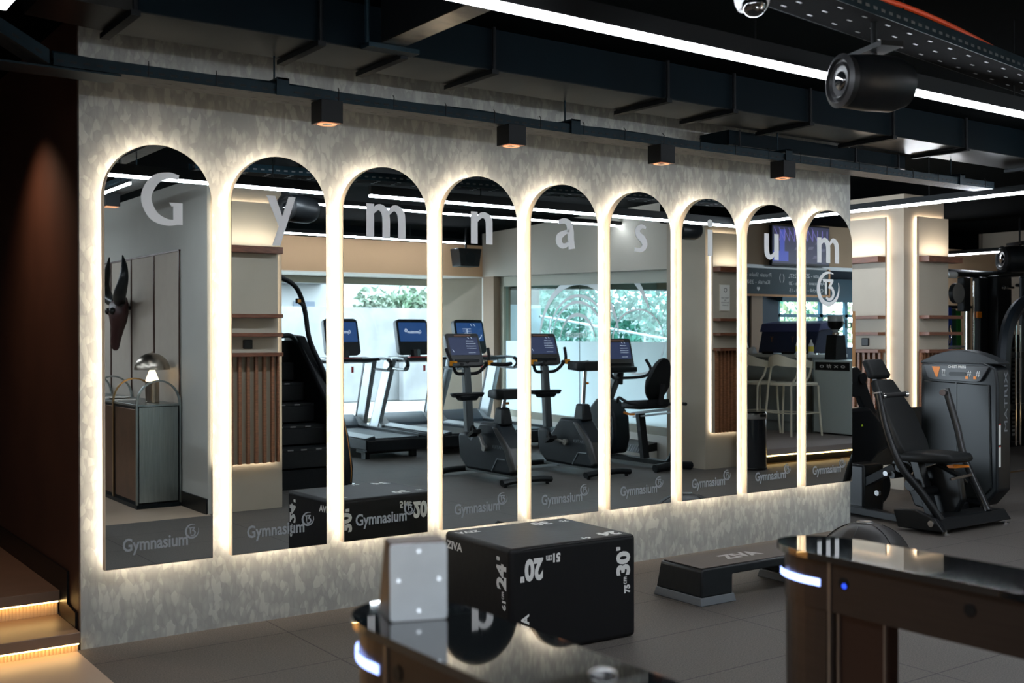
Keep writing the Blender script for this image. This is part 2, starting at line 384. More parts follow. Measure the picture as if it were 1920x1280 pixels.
def glyph(ch):
    r = ribbon; S = []
    R_ = lambda x0, x1, y0, y1: [[(x0, y0), (x1, y0), (x1, y1), (x0, y1)]]
    if ch == 'n':
        S = R_(0, .25, 0, 1) + r([(.2, .70, .08), (.36, .88, .17), (.52, .90, .2), (.66, .78, .26), (.685, .55, .25), (.685, 0, .25)]); w = .81
    elif ch == 'm':
        S = R_(0, .25, 0, 1)
        for o in (0, .53): S += r([(.2+o, .72, .08), (.34+o, .88, .16), (.47+o, .90, .2), (.61+o, .78, .25), (.655+o, .55, .25), (.655+o, 0, .25)])
        w = 1.31
    elif ch == 'u':
        S = R_(.56, .81, 0, 1) + r([(.125, 1, .25), (.125, .45, .25), (.16, .22, .26), (.30, .10, .2), (.45, .14, .16), (.6, .30, .08)]); w = .81
    elif ch == 'i': S = R_(.02, .27, 0, .96) + [[(.145+.145*math.cos(2*PI*q/16), 1.19+.145*math.sin(2*PI*q/16)) for q in range(16)]]; w = .29
    elif ch == 'a':
        S = r([(.14, .86, .14), (.36, .92, .17), (.56, .84, .24), (.64, .62, .27), (.655, .3, .27), (.70, 0.0, .28)]) + r([(.60, .60, .1), (.38, .52, .16), (.17, .38, .24), (.16, .2, .25), (.30, .09, .18), (.48, .13, .14), (.60, .28, .08)]); w = .84
    elif ch == 's':
        S = r([(.56, .86, .10), (.36, .91, .15), (.17, .78, .22), (.22, .60, .25), (.42, .45, .27), (.5, .26, .24), (.33, .09, .16), (.03, .10, .14)]); w = .62
    elif ch == 'y':
        S = [[(0, 1), (.26, 1), (.56, .18), (.40, .06)]] + [[(.66, 1), (.87, 1), (.40, -.38), (.17, -.38)]]; w = .87
    elif ch == 'G':
        S = r([(1.0, 1.27, .13), (.72, 1.30, .17), (.36, 1.15, .25), (.14, .70, .27), (.32, .25, .26), (.68, .08, .18), (1.0, .10, .13)]) + R_(.85, 1.10, .03, .60) + [[(.74, .60), (1.10, .60), (1.10, .52), (.80, .50)]]; w = 1.1
    return S, w
def thirteen():
    """crescent ring with a joined 13 inside, unit box"""
    S = []; P = []
    for i in range(25):
        t = i/24; a = math.radians(62 + t*320); w = 0.02+0.12*math.sin(PI*min(1, max(0, t*1.02)))**0.8
        P.append((.5+(.5-w/2-.0)*math.cos(a)*.98, .5+(.5-w/2)*math.sin(a), w))
    S += ribbon(P, smooth=False)
    S += [[(.36, .34), (.44, .34), (.44, .78), (.36, .78)], [(.26, .78), (.44, .78), (.44, .71), (.30, .69)]]
    S += [[(.44, .78), (.72, .78), (.72, .70), (.44, .70)], [(.62, .72), (.72, .72), (.60, .54), (.50, .54)]]
    S += ribbon([(.52, .56, .08), (.66, .52, .09), (.73, .38, .10), (.66, .24, .09), (.52, .20, .08), (.42, .26, .07)])
    return S
# ------------------------------------------------------------------ the setting
YW = 5.555          # face of the mirror wall
ZC = 3.06          # ceiling slab
g = G(); g.box(1.40, 16, 1.81, 13, -0.1, 0); struct(g.build('floor', M_RUBBER))
g = G(); g.prism([(3.38, 1.81), (3.38, -4.36), (9.85, -4.36), (9.62, -3.36), (9.3, 1.36), (9.66, 1.36), (9.66, 1.81)], 'xy', -.1, 0); struct(g.build('floor', M_RUBBER))
g = G(); g.box(-3, 1.40, -5.5, 7.9, -0.1, 0); g.box(1.40, 3.38, -5.5, 1.81, -0.1, 0); struct(g.build('floor', M_STONE))
g = G(); g.prism([(-3.1, -5.6), (4.04, -5.6), (4.04, -4.36), (9.95, -4.36), (9.75, -3.2), (9.5, 1.36), (9.66, 1.40), (12.1, -1.0), (17.1, -1.0), (17.1, 13.2), (-3.1, 13.2)], 'xy', ZC, ZC+.1); struct(g.build('ceiling', M_CEIL))
g = G(); g.box(1.42, 7.18, YW, 5.58, 0, ZC); g.box(1.60, 7.18, 5.58, 5.75, 0, ZC); struct(g.build('wall_mirrors', M_PAPER))
g = G(); g.box(1.418, 1.60, 5.581, 9.0, 0, ZC); struct(g.build('wall_stairs', M_BROWNW))
g = G(); g.box(-3.1, 1.6, 9.0, 9.1, 0, ZC); struct(g.build('wall_stair_end', M_BROWNW))
g = G(); g.box(-3.1, -3.0, -6, 9.1, 0, ZC); struct(g.build('wall_left', M_BROWNW))
g = G(); g.box(-3.1, 3.37, -5.6, -5.5, 0, ZC); struct(g.build('wall_reception', M_TAUPE))
g = G(); g.box(1.6, 16.2, 13.0, 13.2, 0, ZC); struct(g.build('wall_far', M_TAUPE))
g = G(); g.box(16.0, 16.2, 2.3, 13.2, 0, ZC); struct(g.build('wall_right', M_TAUPE))
# the pier between reception and gym, its grey side faces the desk
g = G(); g.box(3.37, 3.40, -5.5, 1.755, 0, 2.86); struct(g.build('wall_desk', M_GREYW))
g = G(); g.box(3.40, 4.04, -5.5, 1.755, 0, 2.80); struct(g.build('wall_pier', M_TAUPE))
g = G(); g.box(3.355, 3.37, 1.13, 1.755, 0, 0.13); g.box(3.355, 3.37, -5.5, 1.13, 0, 0.13); struct(g.build('baseboard_desk', M_BASE))
# window wall behind the treadmills (real y about -3.4), its soffit, reveal and window
YB = -3.36
g = G(); g.box(4.04, 9.62, -4.35, YB, 2.40, 2.875); struct(g.build('wall_treadmills', M_TAN))
g = G(); g.box(4.04, 9.62, -4.35, YB, 2.875, ZC); struct(g.build('wall_treadmills_band', M_CEIL))
g = G(); g.box(4.04, 9.9, -4.35, YB, 2.385, 2.40); g.quad((9.62, YB, 0), (9.62, YB, 2.385), (9.85, -4.3, 2.385), (9.85, -4.3, 0)); g.box(4.04, 9.9, -4.35, -3.95, 0, 0.18); struct(g.build('trim_1', M_WHITEPAINT))
w1 = thing('window_1', None, None, (4.1, -4.25, 0)); struct(w1)
g = G(w1); g.box(4.10, 4.18, -4.30, -4.2, .18, 2.38); g.box(9.70, 9.80, -4.30, -4.2, .18, 2.38); g.box(4.1, 9.8, -4.30, -4.2, 2.28, 2.38); g.box(4.1, 9.8, -4.30, -4.2, .18, .25); g.build('window_frame', mat('window_frame_beige', srgb(150, 146, 130), 0.5), w1)
g = G(w1); g.quad((4.18, -4.25, .25), (9.70, -4.25, .25), (9.70, -4.25, 2.28), (4.18, -4.25, 2.28)); g.build('glass_pane', M_GLASS, w1)
# slanted window wall beside the bikes
PA = Vector((9.60, YB, 0)); PB = Vector((9.04, 1.36, 0)); dW = (PB-PA).normalized(); nW = Vector((-dW.y, dW.x, 0)) * -1   # nW points outside
if nW.x < 0: nW = -nW
LW = (PB-PA).length
def wp(s, d, z): p = PA + dW*s + nW*d; return (p.x, p.y, z)
g = G()
g.loft([[wp(0, 0, 2.40), wp(0, .5, 2.40), wp(0, .5, ZC), wp(0, 0, ZC)], [wp(LW, 0, 2.27), wp(LW, .5, 2.27), wp(LW, .5, ZC), wp(LW, 0, ZC)]])
struct(g.build('wall_bikes', mat('warm_grey_wall', srgb(176, 168, 156), 0.85)))
g = G()
g.loft([[wp(0, .01, 0), wp(0, .3, 0), wp(0, .3, 2.4), wp(0, .01, 2.4)], [wp(.35, .01, 0), wp(.35, .3, 0), wp(.35, .3, 2.4), wp(.35, .01, 2.4)]])
struct(g.build('trim_2', mat('brown_jamb', srgb(140, 118, 98), 0.7)))
g = G()
g.loft([[wp(.35, .1, 0), wp(.35, .3, 0), wp(.35, .3, .30), wp(.35, .1, .30)], [wp(LW, .1, 0), wp(LW, .3, 0), wp(LW, .3, .30), wp(LW, .1, .30)]])
struct(g.build('trim_3', M_WHITEPAINT))
w2 = thing('window_2', None, None, (0, 0, 0)); struct(w2)
g = G(w2)
for a, b, z0, z1, z0b, z1b in ((.35, .47, .3, 2.39, .3, 2.39), (LW-.05, LW, .3, 2.28, .3, 2.28), (.35, LW, 2.24, 2.385, 2.12, 2.27), (.35, LW, .3, .40, .3, .40)):
    g.loft([[wp(a, .12, z0), wp(a, .2, z0), wp(a, .2, z1), wp(a, .12, z1)], [wp(b, .12, z0b), wp(b, .2, z0b), wp(b, .2, z1b), wp(b, .12, z1b)]])
g.build('window_frame', mat('window_frame_beige', srgb(150, 146, 130), 0.5), w2)
g = G(w2); g.quad(wp(.47, .155, 1.42), wp(LW, .155, 1.42), wp(LW, .155, 2.12), wp(.47, .155, 2.24)); g.build('glass_pane', M_TEALGLASS, w2)
g = G(w2); g.quad(wp(.47, .155, .40), wp(LW, .155, .40), wp(LW, .155, 1.42), wp(.47, .155, 1.42)); g.build('frosted_pane', M_FROST, w2)
g = G(w2); g.loft([[wp(2.55, .150, .40), wp(2.55, .154, .40), wp(2.55, .154, 2.2), wp(2.55, .150, 2.2)], [wp(2.56, .150, .40), wp(2.56, .154, .40), wp(2.56, .154, 2.2), wp(2.56, .150, 2.2)]]); g.build('pane_joint', M_DARKM, w2)
# white arcs printed on the glass
def arc_on_glass(cs, cz, rx, rz, a0, a1, w):
    g = G(w2); P = []
    for i in range(29):
        a = math.radians(a0+(a1-a0)*i/28)
        P.append((cs+rx*math.cos(a), cz+rz*math.sin(a), w*(0.35+0.65*math.sin(PI*i/28))))
    for q in ribbon(P, smooth=False):
        g._f([g.v(wp(s_, .148, z_)) for s_, z_ in q])
    return g.build('printed_arc', M_WHITEP, w2)
for r_, w_ in ((.95, .10), (.72, .045), (.62, .04), (.42, .05)): arc_on_glass(2.5, 1.42, r_*1.05, r_*.85, 8, 172, w_)
arc_on_glass(2.5, 1.42, 1.75, 1.2, 20, 80, .10)
arc_on_glass(3.9, 1.42, .55, .40, 0, 360, .03)
decal('printed_name', M_WHITEP, w2, [('Gymnasium', wp(2.75, .146, 1.44), -dW, (0, 0, 1), .55, .13, 0.01)])
# pillar by the recumbent bike
g = G(); g.box(9.0, 9.53, 1.36, 1.98, 0, 2.80); struct(g.build('wall_bike_pillar', M_TAUPE))
g = G(); g.box(8.95, 9.78, 1.30, 1.98, 2.80, ZC-.001); struct(g.build('ceiling_band', M_CEIL))
# direct view pillar beyond the chest press
g = G(); g.box(9.34, 9.99, 6.60, 7.27, 0, 2.86); struct(g.build('wall_gym_pillar', M_TAUPE))
# raised cafe platform, nosing and LED under it
g = G(); g.prism([(9.66, 2.03), (17, 2.03), (17, -.95), (12.1, -.95), (9.72, 1.40)], 'xy', 0, .09); struct(g.build('floor_cafe_riser', M_BASE))
g = G(); g.prism([(9.66, 2.08), (17, 2.08), (17, -.95), (12.1, -.95), (9.72, 1.40)], 'xy', .105, .177); struct(g.build('floor_cafe', mat('cafe_floor_vinyl', srgb(172, 160, 156), 0.5)))
g = G(); g.box(9.68, 15.8, 2.035, 2.05, .088, .102); tag(g.build('led_strip', L_STEP), 'warm LED strip under the edge of the cafe platform, in the mirror', 'LED strip')
g = G(); g.box(9.68, 15.8, 2.05, 2.065, .0, .012); tag(g.build('edge_trim', M_BRASS), 'thin brass trim at the foot of the cafe platform', 'trim')
# brass strip on the gym floor
g = G(); g.box(7.3, 9.33, 6.755, 6.785, 0, .012); g.box(10.0, 15.9, 6.755, 6.785, 0, .012); struct(g.build('trim_4', M_BRASS))
# high black band under the ceiling of the gym beyond the pillar
g = G(); g.box(7.2, 15.9, 9.9, 13.0, 2.62, ZC); struct(g.build('ceiling_bulkhead', M_CEIL))
g = G(); g.box(9.9, 15.9, 9.6, 9.7, 0, 2.75); struct(g.build('wall_gym_back', mat('warm_back_wall', srgb(190, 160, 128), 0.8)))

# ------------------------------------------------------------------ stairs at the left
def stair(name, y, z0, z1, y2, xr, label):
    t = thing(name, label, 'step', (0, y, 0), 0, 'lit steps at the left wall')
    g = G(t); g.box(-3, xr, y, y2, z1-.052, z1); g.build('tread', mat('brown_step_stone', srgb(120, 96, 78), 0.4, noise=.1), t, bevel=.003)
    g = G(t); g.box(-3, xr, y+.045, y2, z0, z1-.052)
    for i in range(150): x = xr-.006-i*.0165; g.box(x-.008, x, y+.039, y+.045, z0, z1-.058)
    g.build('riser', mat('ribbed_riser', srgb(205, 175, 140), 0.5), t)
    g = G(t); g.box(-2.9, xr-.005, y+.012, y+.022, z1-.060, z1-.0525); g.build('led_strip', L_STEP, t)
    return t
stair('stair_step', 5.50, 0.0, .099, 5.98, 1.405, 'lowest brown stair step with a glowing LED riser')
stair('stair_step', 5.89, .099, .226, 8.98, 1.405, 'second brown stair step, the wide landing with a glowing LED riser')
g = G(); g.prism([(5.60, .099), (5.60, .170), (5.755, .185), (5.755, .345), (9.0, .345), (9.0, .226), (5.9, .226), (5.9, .099)], 'yz', 1.405, 1.415)
struct(g.build('baseboard_stairs', M_BASE))
g = G(); g.box(.75, .86, 6.8, 6.91, 2.45, 2.57)
t = thing('ceiling_spotlight', 'small spotlight over the stairs, washing the brown wall', 'spotlight', (.98, 6.3, 2.66))
g2 = G(); g2.cyl((0, 0, 0), (0, 0, .14), .05); g2.build('housing', M_BLACKM, t)
g2 = G(); g2.cyl((0, 0, .14), (0, 0, .40), .008); g2.build('hanger_rod', M_BLACKM, t)
g.bm.free()
sp = bpy.data.lights.new('stair_spot', 'SPOT'); sp.energy = 26; sp.color = (1.0, 0.62, 0.42); sp.spot_size = math.radians(110); sp.spot_blend = 1.0; sp.shadow_soft_size = .05
so = bpy.data.objects.new('stair_spot_lamp', sp); COL.objects.link(so); so.parent = t; so.location = (0, 0, -.02)
so.rotation_euler = Euler((0, math.radians(-24), 0))

# ------------------------------------------------------------------ arched mirrors
XM0, PM, WM, ZB, ZS = 1.5059, .62882, .52975, .38476, 2.16818
def arch(w, zb, zs, inset=0.0, n=32):
    r = w/2-inset; P = [(-r, zb+inset), (r, zb+inset), (r, zs)]
    P += [(r*math.cos(PI*i/n), zs+r*math.sin(PI*i/n)) for i in range(1, n)]
    P.append((-r, zs)); return P
BIG = [('G', 1.679, 2.043), ('y', 2.325, 2.040), ('m', 2.905, 2.038), ('n', 3.589, 2.036), ('a', 4.208, 2.036), ('s', 4.852, 2.038), ('i', 5.518, 2.040), ('u', 6.087, 2.038), ('m', 6.663, 2.037)]
ORD = ['leftmost', 'second', 'third', 'fourth', 'fifth', 'sixth', 'seventh', 'eighth', 'rightmost']
SHOW = ['reflecting the mushroom lamp and desk', 'reflecting beige shelves and slats', 'reflecting treadmills and a jump box', 'reflecting an upright bike with a low saddle', 'reflecting an upright bike with a high saddle', 'reflecting the recumbent bike', 'reflecting a lit shelf pillar and poster', 'reflecting bar stools and chalkboard', 'with a round 13 emblem under the letter']
for i in range(9):
    xc = XM0 + i*PM + WM/2
    t = thing('arched_mirror', 'backlit arched mirror with letter %s, %s' % (BIG[i][0], SHOW[i]), 'mirror', (xc, 5.45, 0), 0, 'arched wall mirrors')
    g = G(); g.prism(arch(WM, ZB, ZS), 'xz', .003, .046); g.build('frame', M_CREAM, t)
    g = G(); g.prism(arch(WM, ZB, ZS, .0025), 'xz', 0, .004); g.build('mirror_glass', M_MIRROR, t)
    g = G(); A = arch(WM, ZB, ZS, .022, 40); B = arch(WM, ZB, ZS, .032, 40); n = len(A)
    for j in range(n):
        k = (j+1) % n; a, b = A[j], A[k]; c, d = B[k], B[j]
        g.quad((a[0], .050, a[1]), (b[0], .050, b[1]), (c[0], .066, c[1]), (d[0], .066, d[1]))
    g.build('led_strip', L_MIR, t)
    g = G()
    for (zz) in (.6, 2.0): g.box(-.05, .05, .046, .105, zz, zz+.06)
    g.build('wall_bracket', M_BASE, t)
    ch, lx, lz = BIG[i]; polys, w = glyph(ch)
    decal('letter', M_LETTER, t, [(polys, (lx-xc, -.0012, lz), (1, 0, 0), (0, 0, 1), .187, .187)])
    lo = [1.588, 2.214, 2.835, 3.471, 4.099, 4.733, 5.369, 5.992, 6.611][i]
    decal('logo', M_LOGO, t, [('Gymnasium', (lo-xc, -.0012, .445), (1, 0, 0), (0, 0, 1), .318, .083, .022), (thirteen(), (lo-xc+.302, -.0012, .494), (1, 0, 0), (0, 0, 1), .072, .074)])
    if i == 8:
        decal('emblem', M_LETTER, t, [(thirteen(), (6.655-xc, -.0012, 1.712), (1, 0, 0), (0, 0, 1), .262, .262)], 'large round 13 emblem')
        t.rotation_euler = (0, 0, math.radians(M9ROT))

# ------------------------------------------------------------------ wall cable tray with cube spotlights
def tray(name, label, p0, p1, w, h, nslot, par=None, both=True, slotmat=None, basemat=None):
    p0, p1 = Vector(p0), Vector(p1); d = (p1-p0).normalized(); L = (p1-p0).length; sd = d.cross(Vector((0, 0, 1))).normalized()   # sd to the right of travel
    t = thing(name, label, 'cable tray', p0)
    def P(a, b, c): return p0 + d*a + sd*b + Vector((0, 0, c))
    g = G(t); g.loft([[P(0, -w/2, 0), P(0, w/2, 0), P(0, w/2, .004), P(0, -w/2, .004)], [P(L, -w/2, 0), P(L, w/2, 0), P(L, w/2, .004), P(L, -w/2, .004)]]); g.build('tray_base', basemat or M_TRAYB, t)
    g = G(t)
    for b in (-w/2, w/2): g.loft([[P(0, b-.0015, 0), P(0, b+.0015, 0), P(0, b+.0015, h), P(0, b-.0015, h)], [P(L, b-.0015, 0), P(L, b+.0015, 0), P(L, b+.0015, h), P(L, b-.0015, h)]])
    g.build('side_rail', M_TRAY, t)
    g = G(t)
    for i in range(nslot):
        a = L*(i+.5)/nslot
        for b in (w/2+.002, -w/2-.002):
            g.loft([[P(a-.014, b-.0008, h*.32), P(a-.014, b+.0008, h*.32), P(a-.014, b+.0008, h*.5), P(a-.014, b-.0008, h*.5)], [P(a+.014, b-.0008, h*.32), P(a+.014, b+.0008, h*.32), P(a+.014, b+.0008, h*.5), P(a+.014, b-.0008, h*.5)]])
        for b in (-w*.3, 0, w*.3):
            if (i + int(b*100)) % 3: continue
            g.loft([[P(a-.016, b-.004, -.001), P(a-.016, b+.004, -.001), P(a-.016, b+.004, 0), P(a-.016, b-.004, 0)], [P(a+.016, b-.004, -.001), P(a+.016, b+.004, -.001), P(a+.016, b+.004, 0), P(a+.016, b-.004, 0)]])
    g.build('slot_pattern', slotmat or M_BASE, t)
    return t, P, L
YT = 5.06
t, P, L = tray('cable_tray', 'long slotted cable tray running along the mirror wall', (1.17, YT, 2.645), (8.2, YT, 2.645), .17, .052, 130)
g = G(t)
for k, (b, r) in enumerate(((-.03, .022), (.03, .02), (.0, .018))):
    pts = [P(L*i/22, b+.012*math.sin(i*1.7+k), .035+.02*abs(math.sin(i*.9+k*2))) for i in range(23)]
    g.tube(pts, r, 7, k=3)
g.build('cable_bundle', M_TRAY, t, smooth=True)
g = G(t)
for i in range(22): g.tube([P(.4+i*.31, .087, .0), P(.4+i*.31, .088, .06), P(.405+i*.31, .07, .075)], .0025, 5, smooth=False)
g.build('cable_tie', M_BASE, t)
for x in (2.20, 3.98, 5.78, 7.75):
    g = G(t); g.cyl((x, YT-.0, 2.72), (x, YT, ZC), .005, n=8); g.box(x-.025, x+.03, YT-.10, YT+.10, 2.715, 2.725); g.box(x+.03, x+.034, YT-.10, YT-.094, 2.64, 2.725); g.box(x-.03, x+.03, YT-.1, YT-.094, 2.64, 2.725); g.build('hanger', M_TRAY, t)
g = G(t); g.box(.65, 1.45, 4.97, 5.14, 2.632, 2.640); g.build('tray_joint_plate', M_TRAY, t)
# slanting end piece rising to the upper left
tt, P2, L2 = tray('cable_tray', 'slanting cable tray section at the upper left corner', (1.15, YT-.02, 2.645), (.62, YT-.02, 2.93), .16, .06, 6)
for i, x in enumerate((2.44, 3.545, 4.655, 5.742)):
    t = thing('cube_spotlight', 'black cube spotlight under the wall tray, above the %s' % ('gap between second and third mirrors', 'fifth mirror\'s left side', 'sixth mirror', 'eighth mirror')[i], 'spotlight', (x, 4.98, 2.530), 0, 'black cube spotlights')
    g = G(); hw = .058
    g.box(-hw, hw, -hw, hw, 0.004, .112); g.build('housing', M_BLACKM, t, bevel=.002)
    g = G(); g.lathe([(.048, .002), (.044, .0), (.040, .004), (.030, .0035)], n=20); g.build('reflector_ring', L_COPPER, t)
    g = G(); g.box(-.052, .052, -.052, .052, 0.0035, .0045); g.build('bottom_plate', mat('copper_plate', (0.35, 0.12, 0.06), 0.35, .8), t)
    g = G(); g.lathe([(.012, 0.0), (.020, .001), (.028, .003)], n=16); g.build('lens', M_GLOSSB, t)
    lp = bpy.data.lights.new('cube_lamp', 'SPOT'); lp.energy = 3.0; lp.color = (1, .8, .62); lp.spot_size = math.radians(70); lp.spot_blend = .9; lp.shadow_soft_size = .03
    lo_ = bpy.data.objects.new('cube_spot_lamp', lp); COL.objects.link(lo_); lo_.parent = t; lo_.location = (0, 0, -.012)

t, P, L = tray('cable_tray', 'perforated cable tray over the desk side, at the top of the leftmost mirror', (2.62, .2, 2.66), (2.62, 2.80, 2.66), .22, .05, 40)
g = G(t); g.cyl((2.62, .8, 2.66), (2.62, .8, ZC), .005, n=6); g.cyl((2.62, 2.3, 2.66), (2.62, 2.3, ZC), .005, n=6); g.build('hanger', M_TRAY, t)
t = thing('cube_spotlight', 'black cube spotlight at the upper left of the leftmost mirror', 'spotlight', (2.62, 1.62, 2.545), 0, 'black cube spotlights')
g = G(); g.box(-.058, .058, -.058, .058, .004, .112); g.build('housing', M_BLACKM, t, bevel=.002)
g = G(); g.box(-.05, .05, -.05, .05, .0, .004); g.build('reflector_ring', L_COPPER, t)
# ------------------------------------------------------------------ ducts
t = thing('air_duct', 'long dark rectangular air duct running above the mirror wall', 'duct', (1.3, 4.70, 2.85))
g = G(t); g.box(1.42, 16, 4.70, 4.705, 2.852, ZC-.002); g.build('side_panel', M_DUCT, t)
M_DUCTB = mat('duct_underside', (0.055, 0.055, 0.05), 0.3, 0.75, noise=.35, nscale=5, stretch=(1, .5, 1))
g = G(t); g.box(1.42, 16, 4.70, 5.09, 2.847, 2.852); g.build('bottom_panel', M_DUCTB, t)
g = G(t); g.box(1.42, 16, 5.085, 5.09, 2.852, ZC-.002); g.build('rear_panel', M_DUCT, t)
g = G(t); g.loft([[(1.42, 4.70, 2.85), (1.42, 5.09, 2.85), (1.42, 5.09, 3.05), (1.42, 4.70, 3.05)], [(1.10, 4.85, 2.90), (1.10, 5.2, 2.90), (1.10, 5.2, 3.05), (1.10, 4.85, 3.05)]]); g.build('duct_end', M_DUCTB, t)
for i, x in enumerate((1.42, 2.26, 2.69, 3.22, 4.42, 4.96, 5.65, 6.5, 7.35, 8.6)):
    g = G(t); g.box(x-.02, x+.02, 4.66, 5.12, 2.822, 2.845); g.cyl((x, 4.675, 2.83), (x, 4.675, ZC), .011, n=8); g.cyl((x, 5.11, 2.83), (x, 5.11, ZC), .008, n=8); g.build('hanger', M_BLACKM, t)
t = thing('air_duct', 'dark branch duct crossing towards the camera above the third mirror', 'duct', (2.5, 4.7, 2.87))
g = G(t); g.box(2.52, 2.53, 1.5, 4.58, 2.862, ZC); g.box(2.635, 2.645, 1.5, 4.58, 2.862, ZC); g.box(2.53, 2.635, 4.57, 4.58, 2.862, ZC); g.build('side_panel', M_BLACKM, t)
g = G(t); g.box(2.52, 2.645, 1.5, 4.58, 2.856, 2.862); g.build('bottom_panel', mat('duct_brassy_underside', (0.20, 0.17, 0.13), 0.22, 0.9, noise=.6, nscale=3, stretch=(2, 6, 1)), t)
g = G(t); g.box(2.46, 2.73, 4.585, 4.665, 2.835, 2.856); g.cyl((2.47, 4.62, 2.85), (2.47, 4.62, ZC), .012, n=8); g.build('hanger', M_TRAY, t)
t = thing('air_duct', 'low dark duct between the wall tray and the big duct, at right', 'duct', (5.38, 5.15, 2.75))
g = G(t); g.box(5.42, 7.32, 5.16, 5.17, 2.752, 2.846); g.box(5.42, 5.425, 5.16, 5.42, 2.752, 2.846); g.box(7.315, 7.32, 5.16, 5.42, 2.752, 2.846); g.build('side_panel', M_DUCT, t)
g = G(t); g.box(5.42, 7.32, 5.16, 5.42, 2.745, 2.752); g.build('bottom_panel', M_DUCTB, t)
for x in (5.5, 6.7, 7.2):
    g = G(t); g.box(x-.015, x+.015, 5.13, 5.45, 2.725, 2.744); g.cyl((x, 5.135, 2.73), (x, 5.135, 2.846), .008, n=8); g.build('hanger', M_BLACKM, t)
t = thing('ceiling_cassette', 'dark ceiling air unit with a pale frame, right of the gym pillar', 'air unit', (12.0, 8.6, 2.55))
g = G(t); g.box(11.2, 12.9, 8.6, 9.2, 2.58, 2.92); g.build('housing', M_DUCT, t)
g = G(t); g.box(11.2, 12.9, 8.57, 8.6, 2.90, 2.94); g.box(12.86, 12.9, 8.57, 8.6, 2.56, 2.94); g.build('frame', mat('bluish_metal', (0.10, 0.14, 0.17), .4, .6), t)
g = G(t)
for x in (11.4, 11.9, 12.4): g.cyl((x, 8.58, 2.74), (x, 8.6, 2.74), .14, n=20)
g.build('fan_opening', M_BASE, t)

# ------------------------------------------------------------------ light tubes
def tubelight(label, p0, p1, w=.05, h=.07, zr=None):
    p0, p1 = Vector(p0), Vector(p1); t = thing('linear_light', label, 'ceiling light', p0, 0, 'linear ceiling lights')
    g = G(t); g.bar(p0+Vector((0, 0, h/2+.010)), p1+Vector((0, 0, h/2+.010)), w, h); g.build('housing', M_BLACKM, t)
    g = G(t); g.bar(p0, p1, w*.86, .018); g.build('diffuser', L_TUBE, t)
    g = G(t); d = p1-p0; n = max(2, int(d.length/1.6))
    for i in range(n):
        p = p0+d*((i+.5)/n); g.cyl(p+Vector((0, 0, h)), Vector((p.x, p.y, ZC)), .004, n=6)
    g.build('hanger_wire', M_BLACKM, t); return t
tubelight('brightest white linear light crossing the top of the picture, left of the black projector', (1.7, 3.08, 2.605), (3.95, 3.08, 2.59), .043)
tubelight('white linear light at the upper right edge, right of the black projector', (4.20, 3.08, 2.60), (8.4, 3.08, 2.585), .043)
tubelight('white linear light seen only as a corner at the top left', (.775, .6, 2.6), (.775, 4.03, 2.6))
tubelight('long white linear light beyond the right end of the mirror wall', (8.27, 3.2, 2.6), (8.27, 8.0, 2.6), .045, .05)
tubelight('thin white linear light right of the gym pillar', (13.95, 8.35, 2.6), (13.95, 9.5, 2.6), .04, .05)
tubelight('linear light above the treadmills, in the mirrors', (4.9, .38, 2.85), (9.4, .38, 2.85), .022, .05)
tubelight('linear light near the window soffit, in the mirrors', (5.2, -2.75, 2.85), (8.95, -2.85, 2.85), .022, .05)
tubelight('added fill tube over the reception, outside the picture', (-1.6, 2.4, 2.6), (-1.6, -3.5, 2.6), .05, .05)  # unseen tube added to lift the general room light

tubelight('added fill tube above the reception desk, outside the picture', (2.0, -.4, 2.6), (2.0, -4.6, 2.6), .05, .05)  # added out of view to brighten the desk wall in the leftmost mirror
tubelight('added fill tube above the cafe, outside the picture', (12.35, 1.3, 2.75), (15.6, 1.3, 2.75), .05, .05)  # unseen fill tube put in because the cafe came out dim
tubelight('thin white linear light beside the tray, in the leftmost mirror', (2.46, 1.75, 2.61), (2.46, 2.68, 2.61), .014, .02)
# tray with orange cable at the upper right, camera and projector
t, P, L = tray('cable_tray', 'slotted cable tray with an orange cable at the upper right', (2.9, 2.72, 2.735), (8.2, 3.42, 2.735), .22, .062, 90, slotmat=mat('slot_glint', (0.10, 0.105, 0.105), .4), basemat=mat('dead_black', (.001, .001, .0012), .95, spec=.03))
g = G(t); g.tube([P(.2, .075, .05), P(.7, .085, .075), P(1.0, .09, .088), P(1.4, .09, .085), P(1.9, .085, .06), P(2.2, .07, .04)], .011, 8); g.build('orange_cable', mat('orange_cable', srgb(225, 78, 30), .5), t, smooth=True, )
g = G(t); g.tube([P(0, -.04, .03), P(2, -.03, .045), P(5, -.03, .03)], .02, 8); g.build('black_cable', M_BASE, t, smooth=True)
for a in (1.0, 3.2):
    g = G(t); g.cyl(P(a, -.09, 0), Vector((*P(a, -.09, 0)[:2], ZC)), .005, n=6); g.cyl(P(a, .09, 0), Vector((*P(a, .09, 0)[:2], ZC)), .005, n=6); g.build('hanger', M_BLACKM, t)
t = thing('dome_camera', 'white security dome camera at the top edge of the picture', 'security camera', (3.02, 2.76, 2.68))
g = G(); g.lathe([(.0, .055), (.055, .055), (.062, .04), (.064, .02), (.060, 0), (.050, -.02)], n=28); g.build('housing', M_WHITEP, t, smooth=True)
g = G(); g.ball((-.012, -.02, -.006), .047, n=20); g.build('lens_dome', M_GLOSSB, t, smooth=True)
g = G(); g.ball((-.03, -.052, -.03), .006); g.ball((-.014, -.058, -.03), .006); g.build('infrared_led', M_CHROME, t)
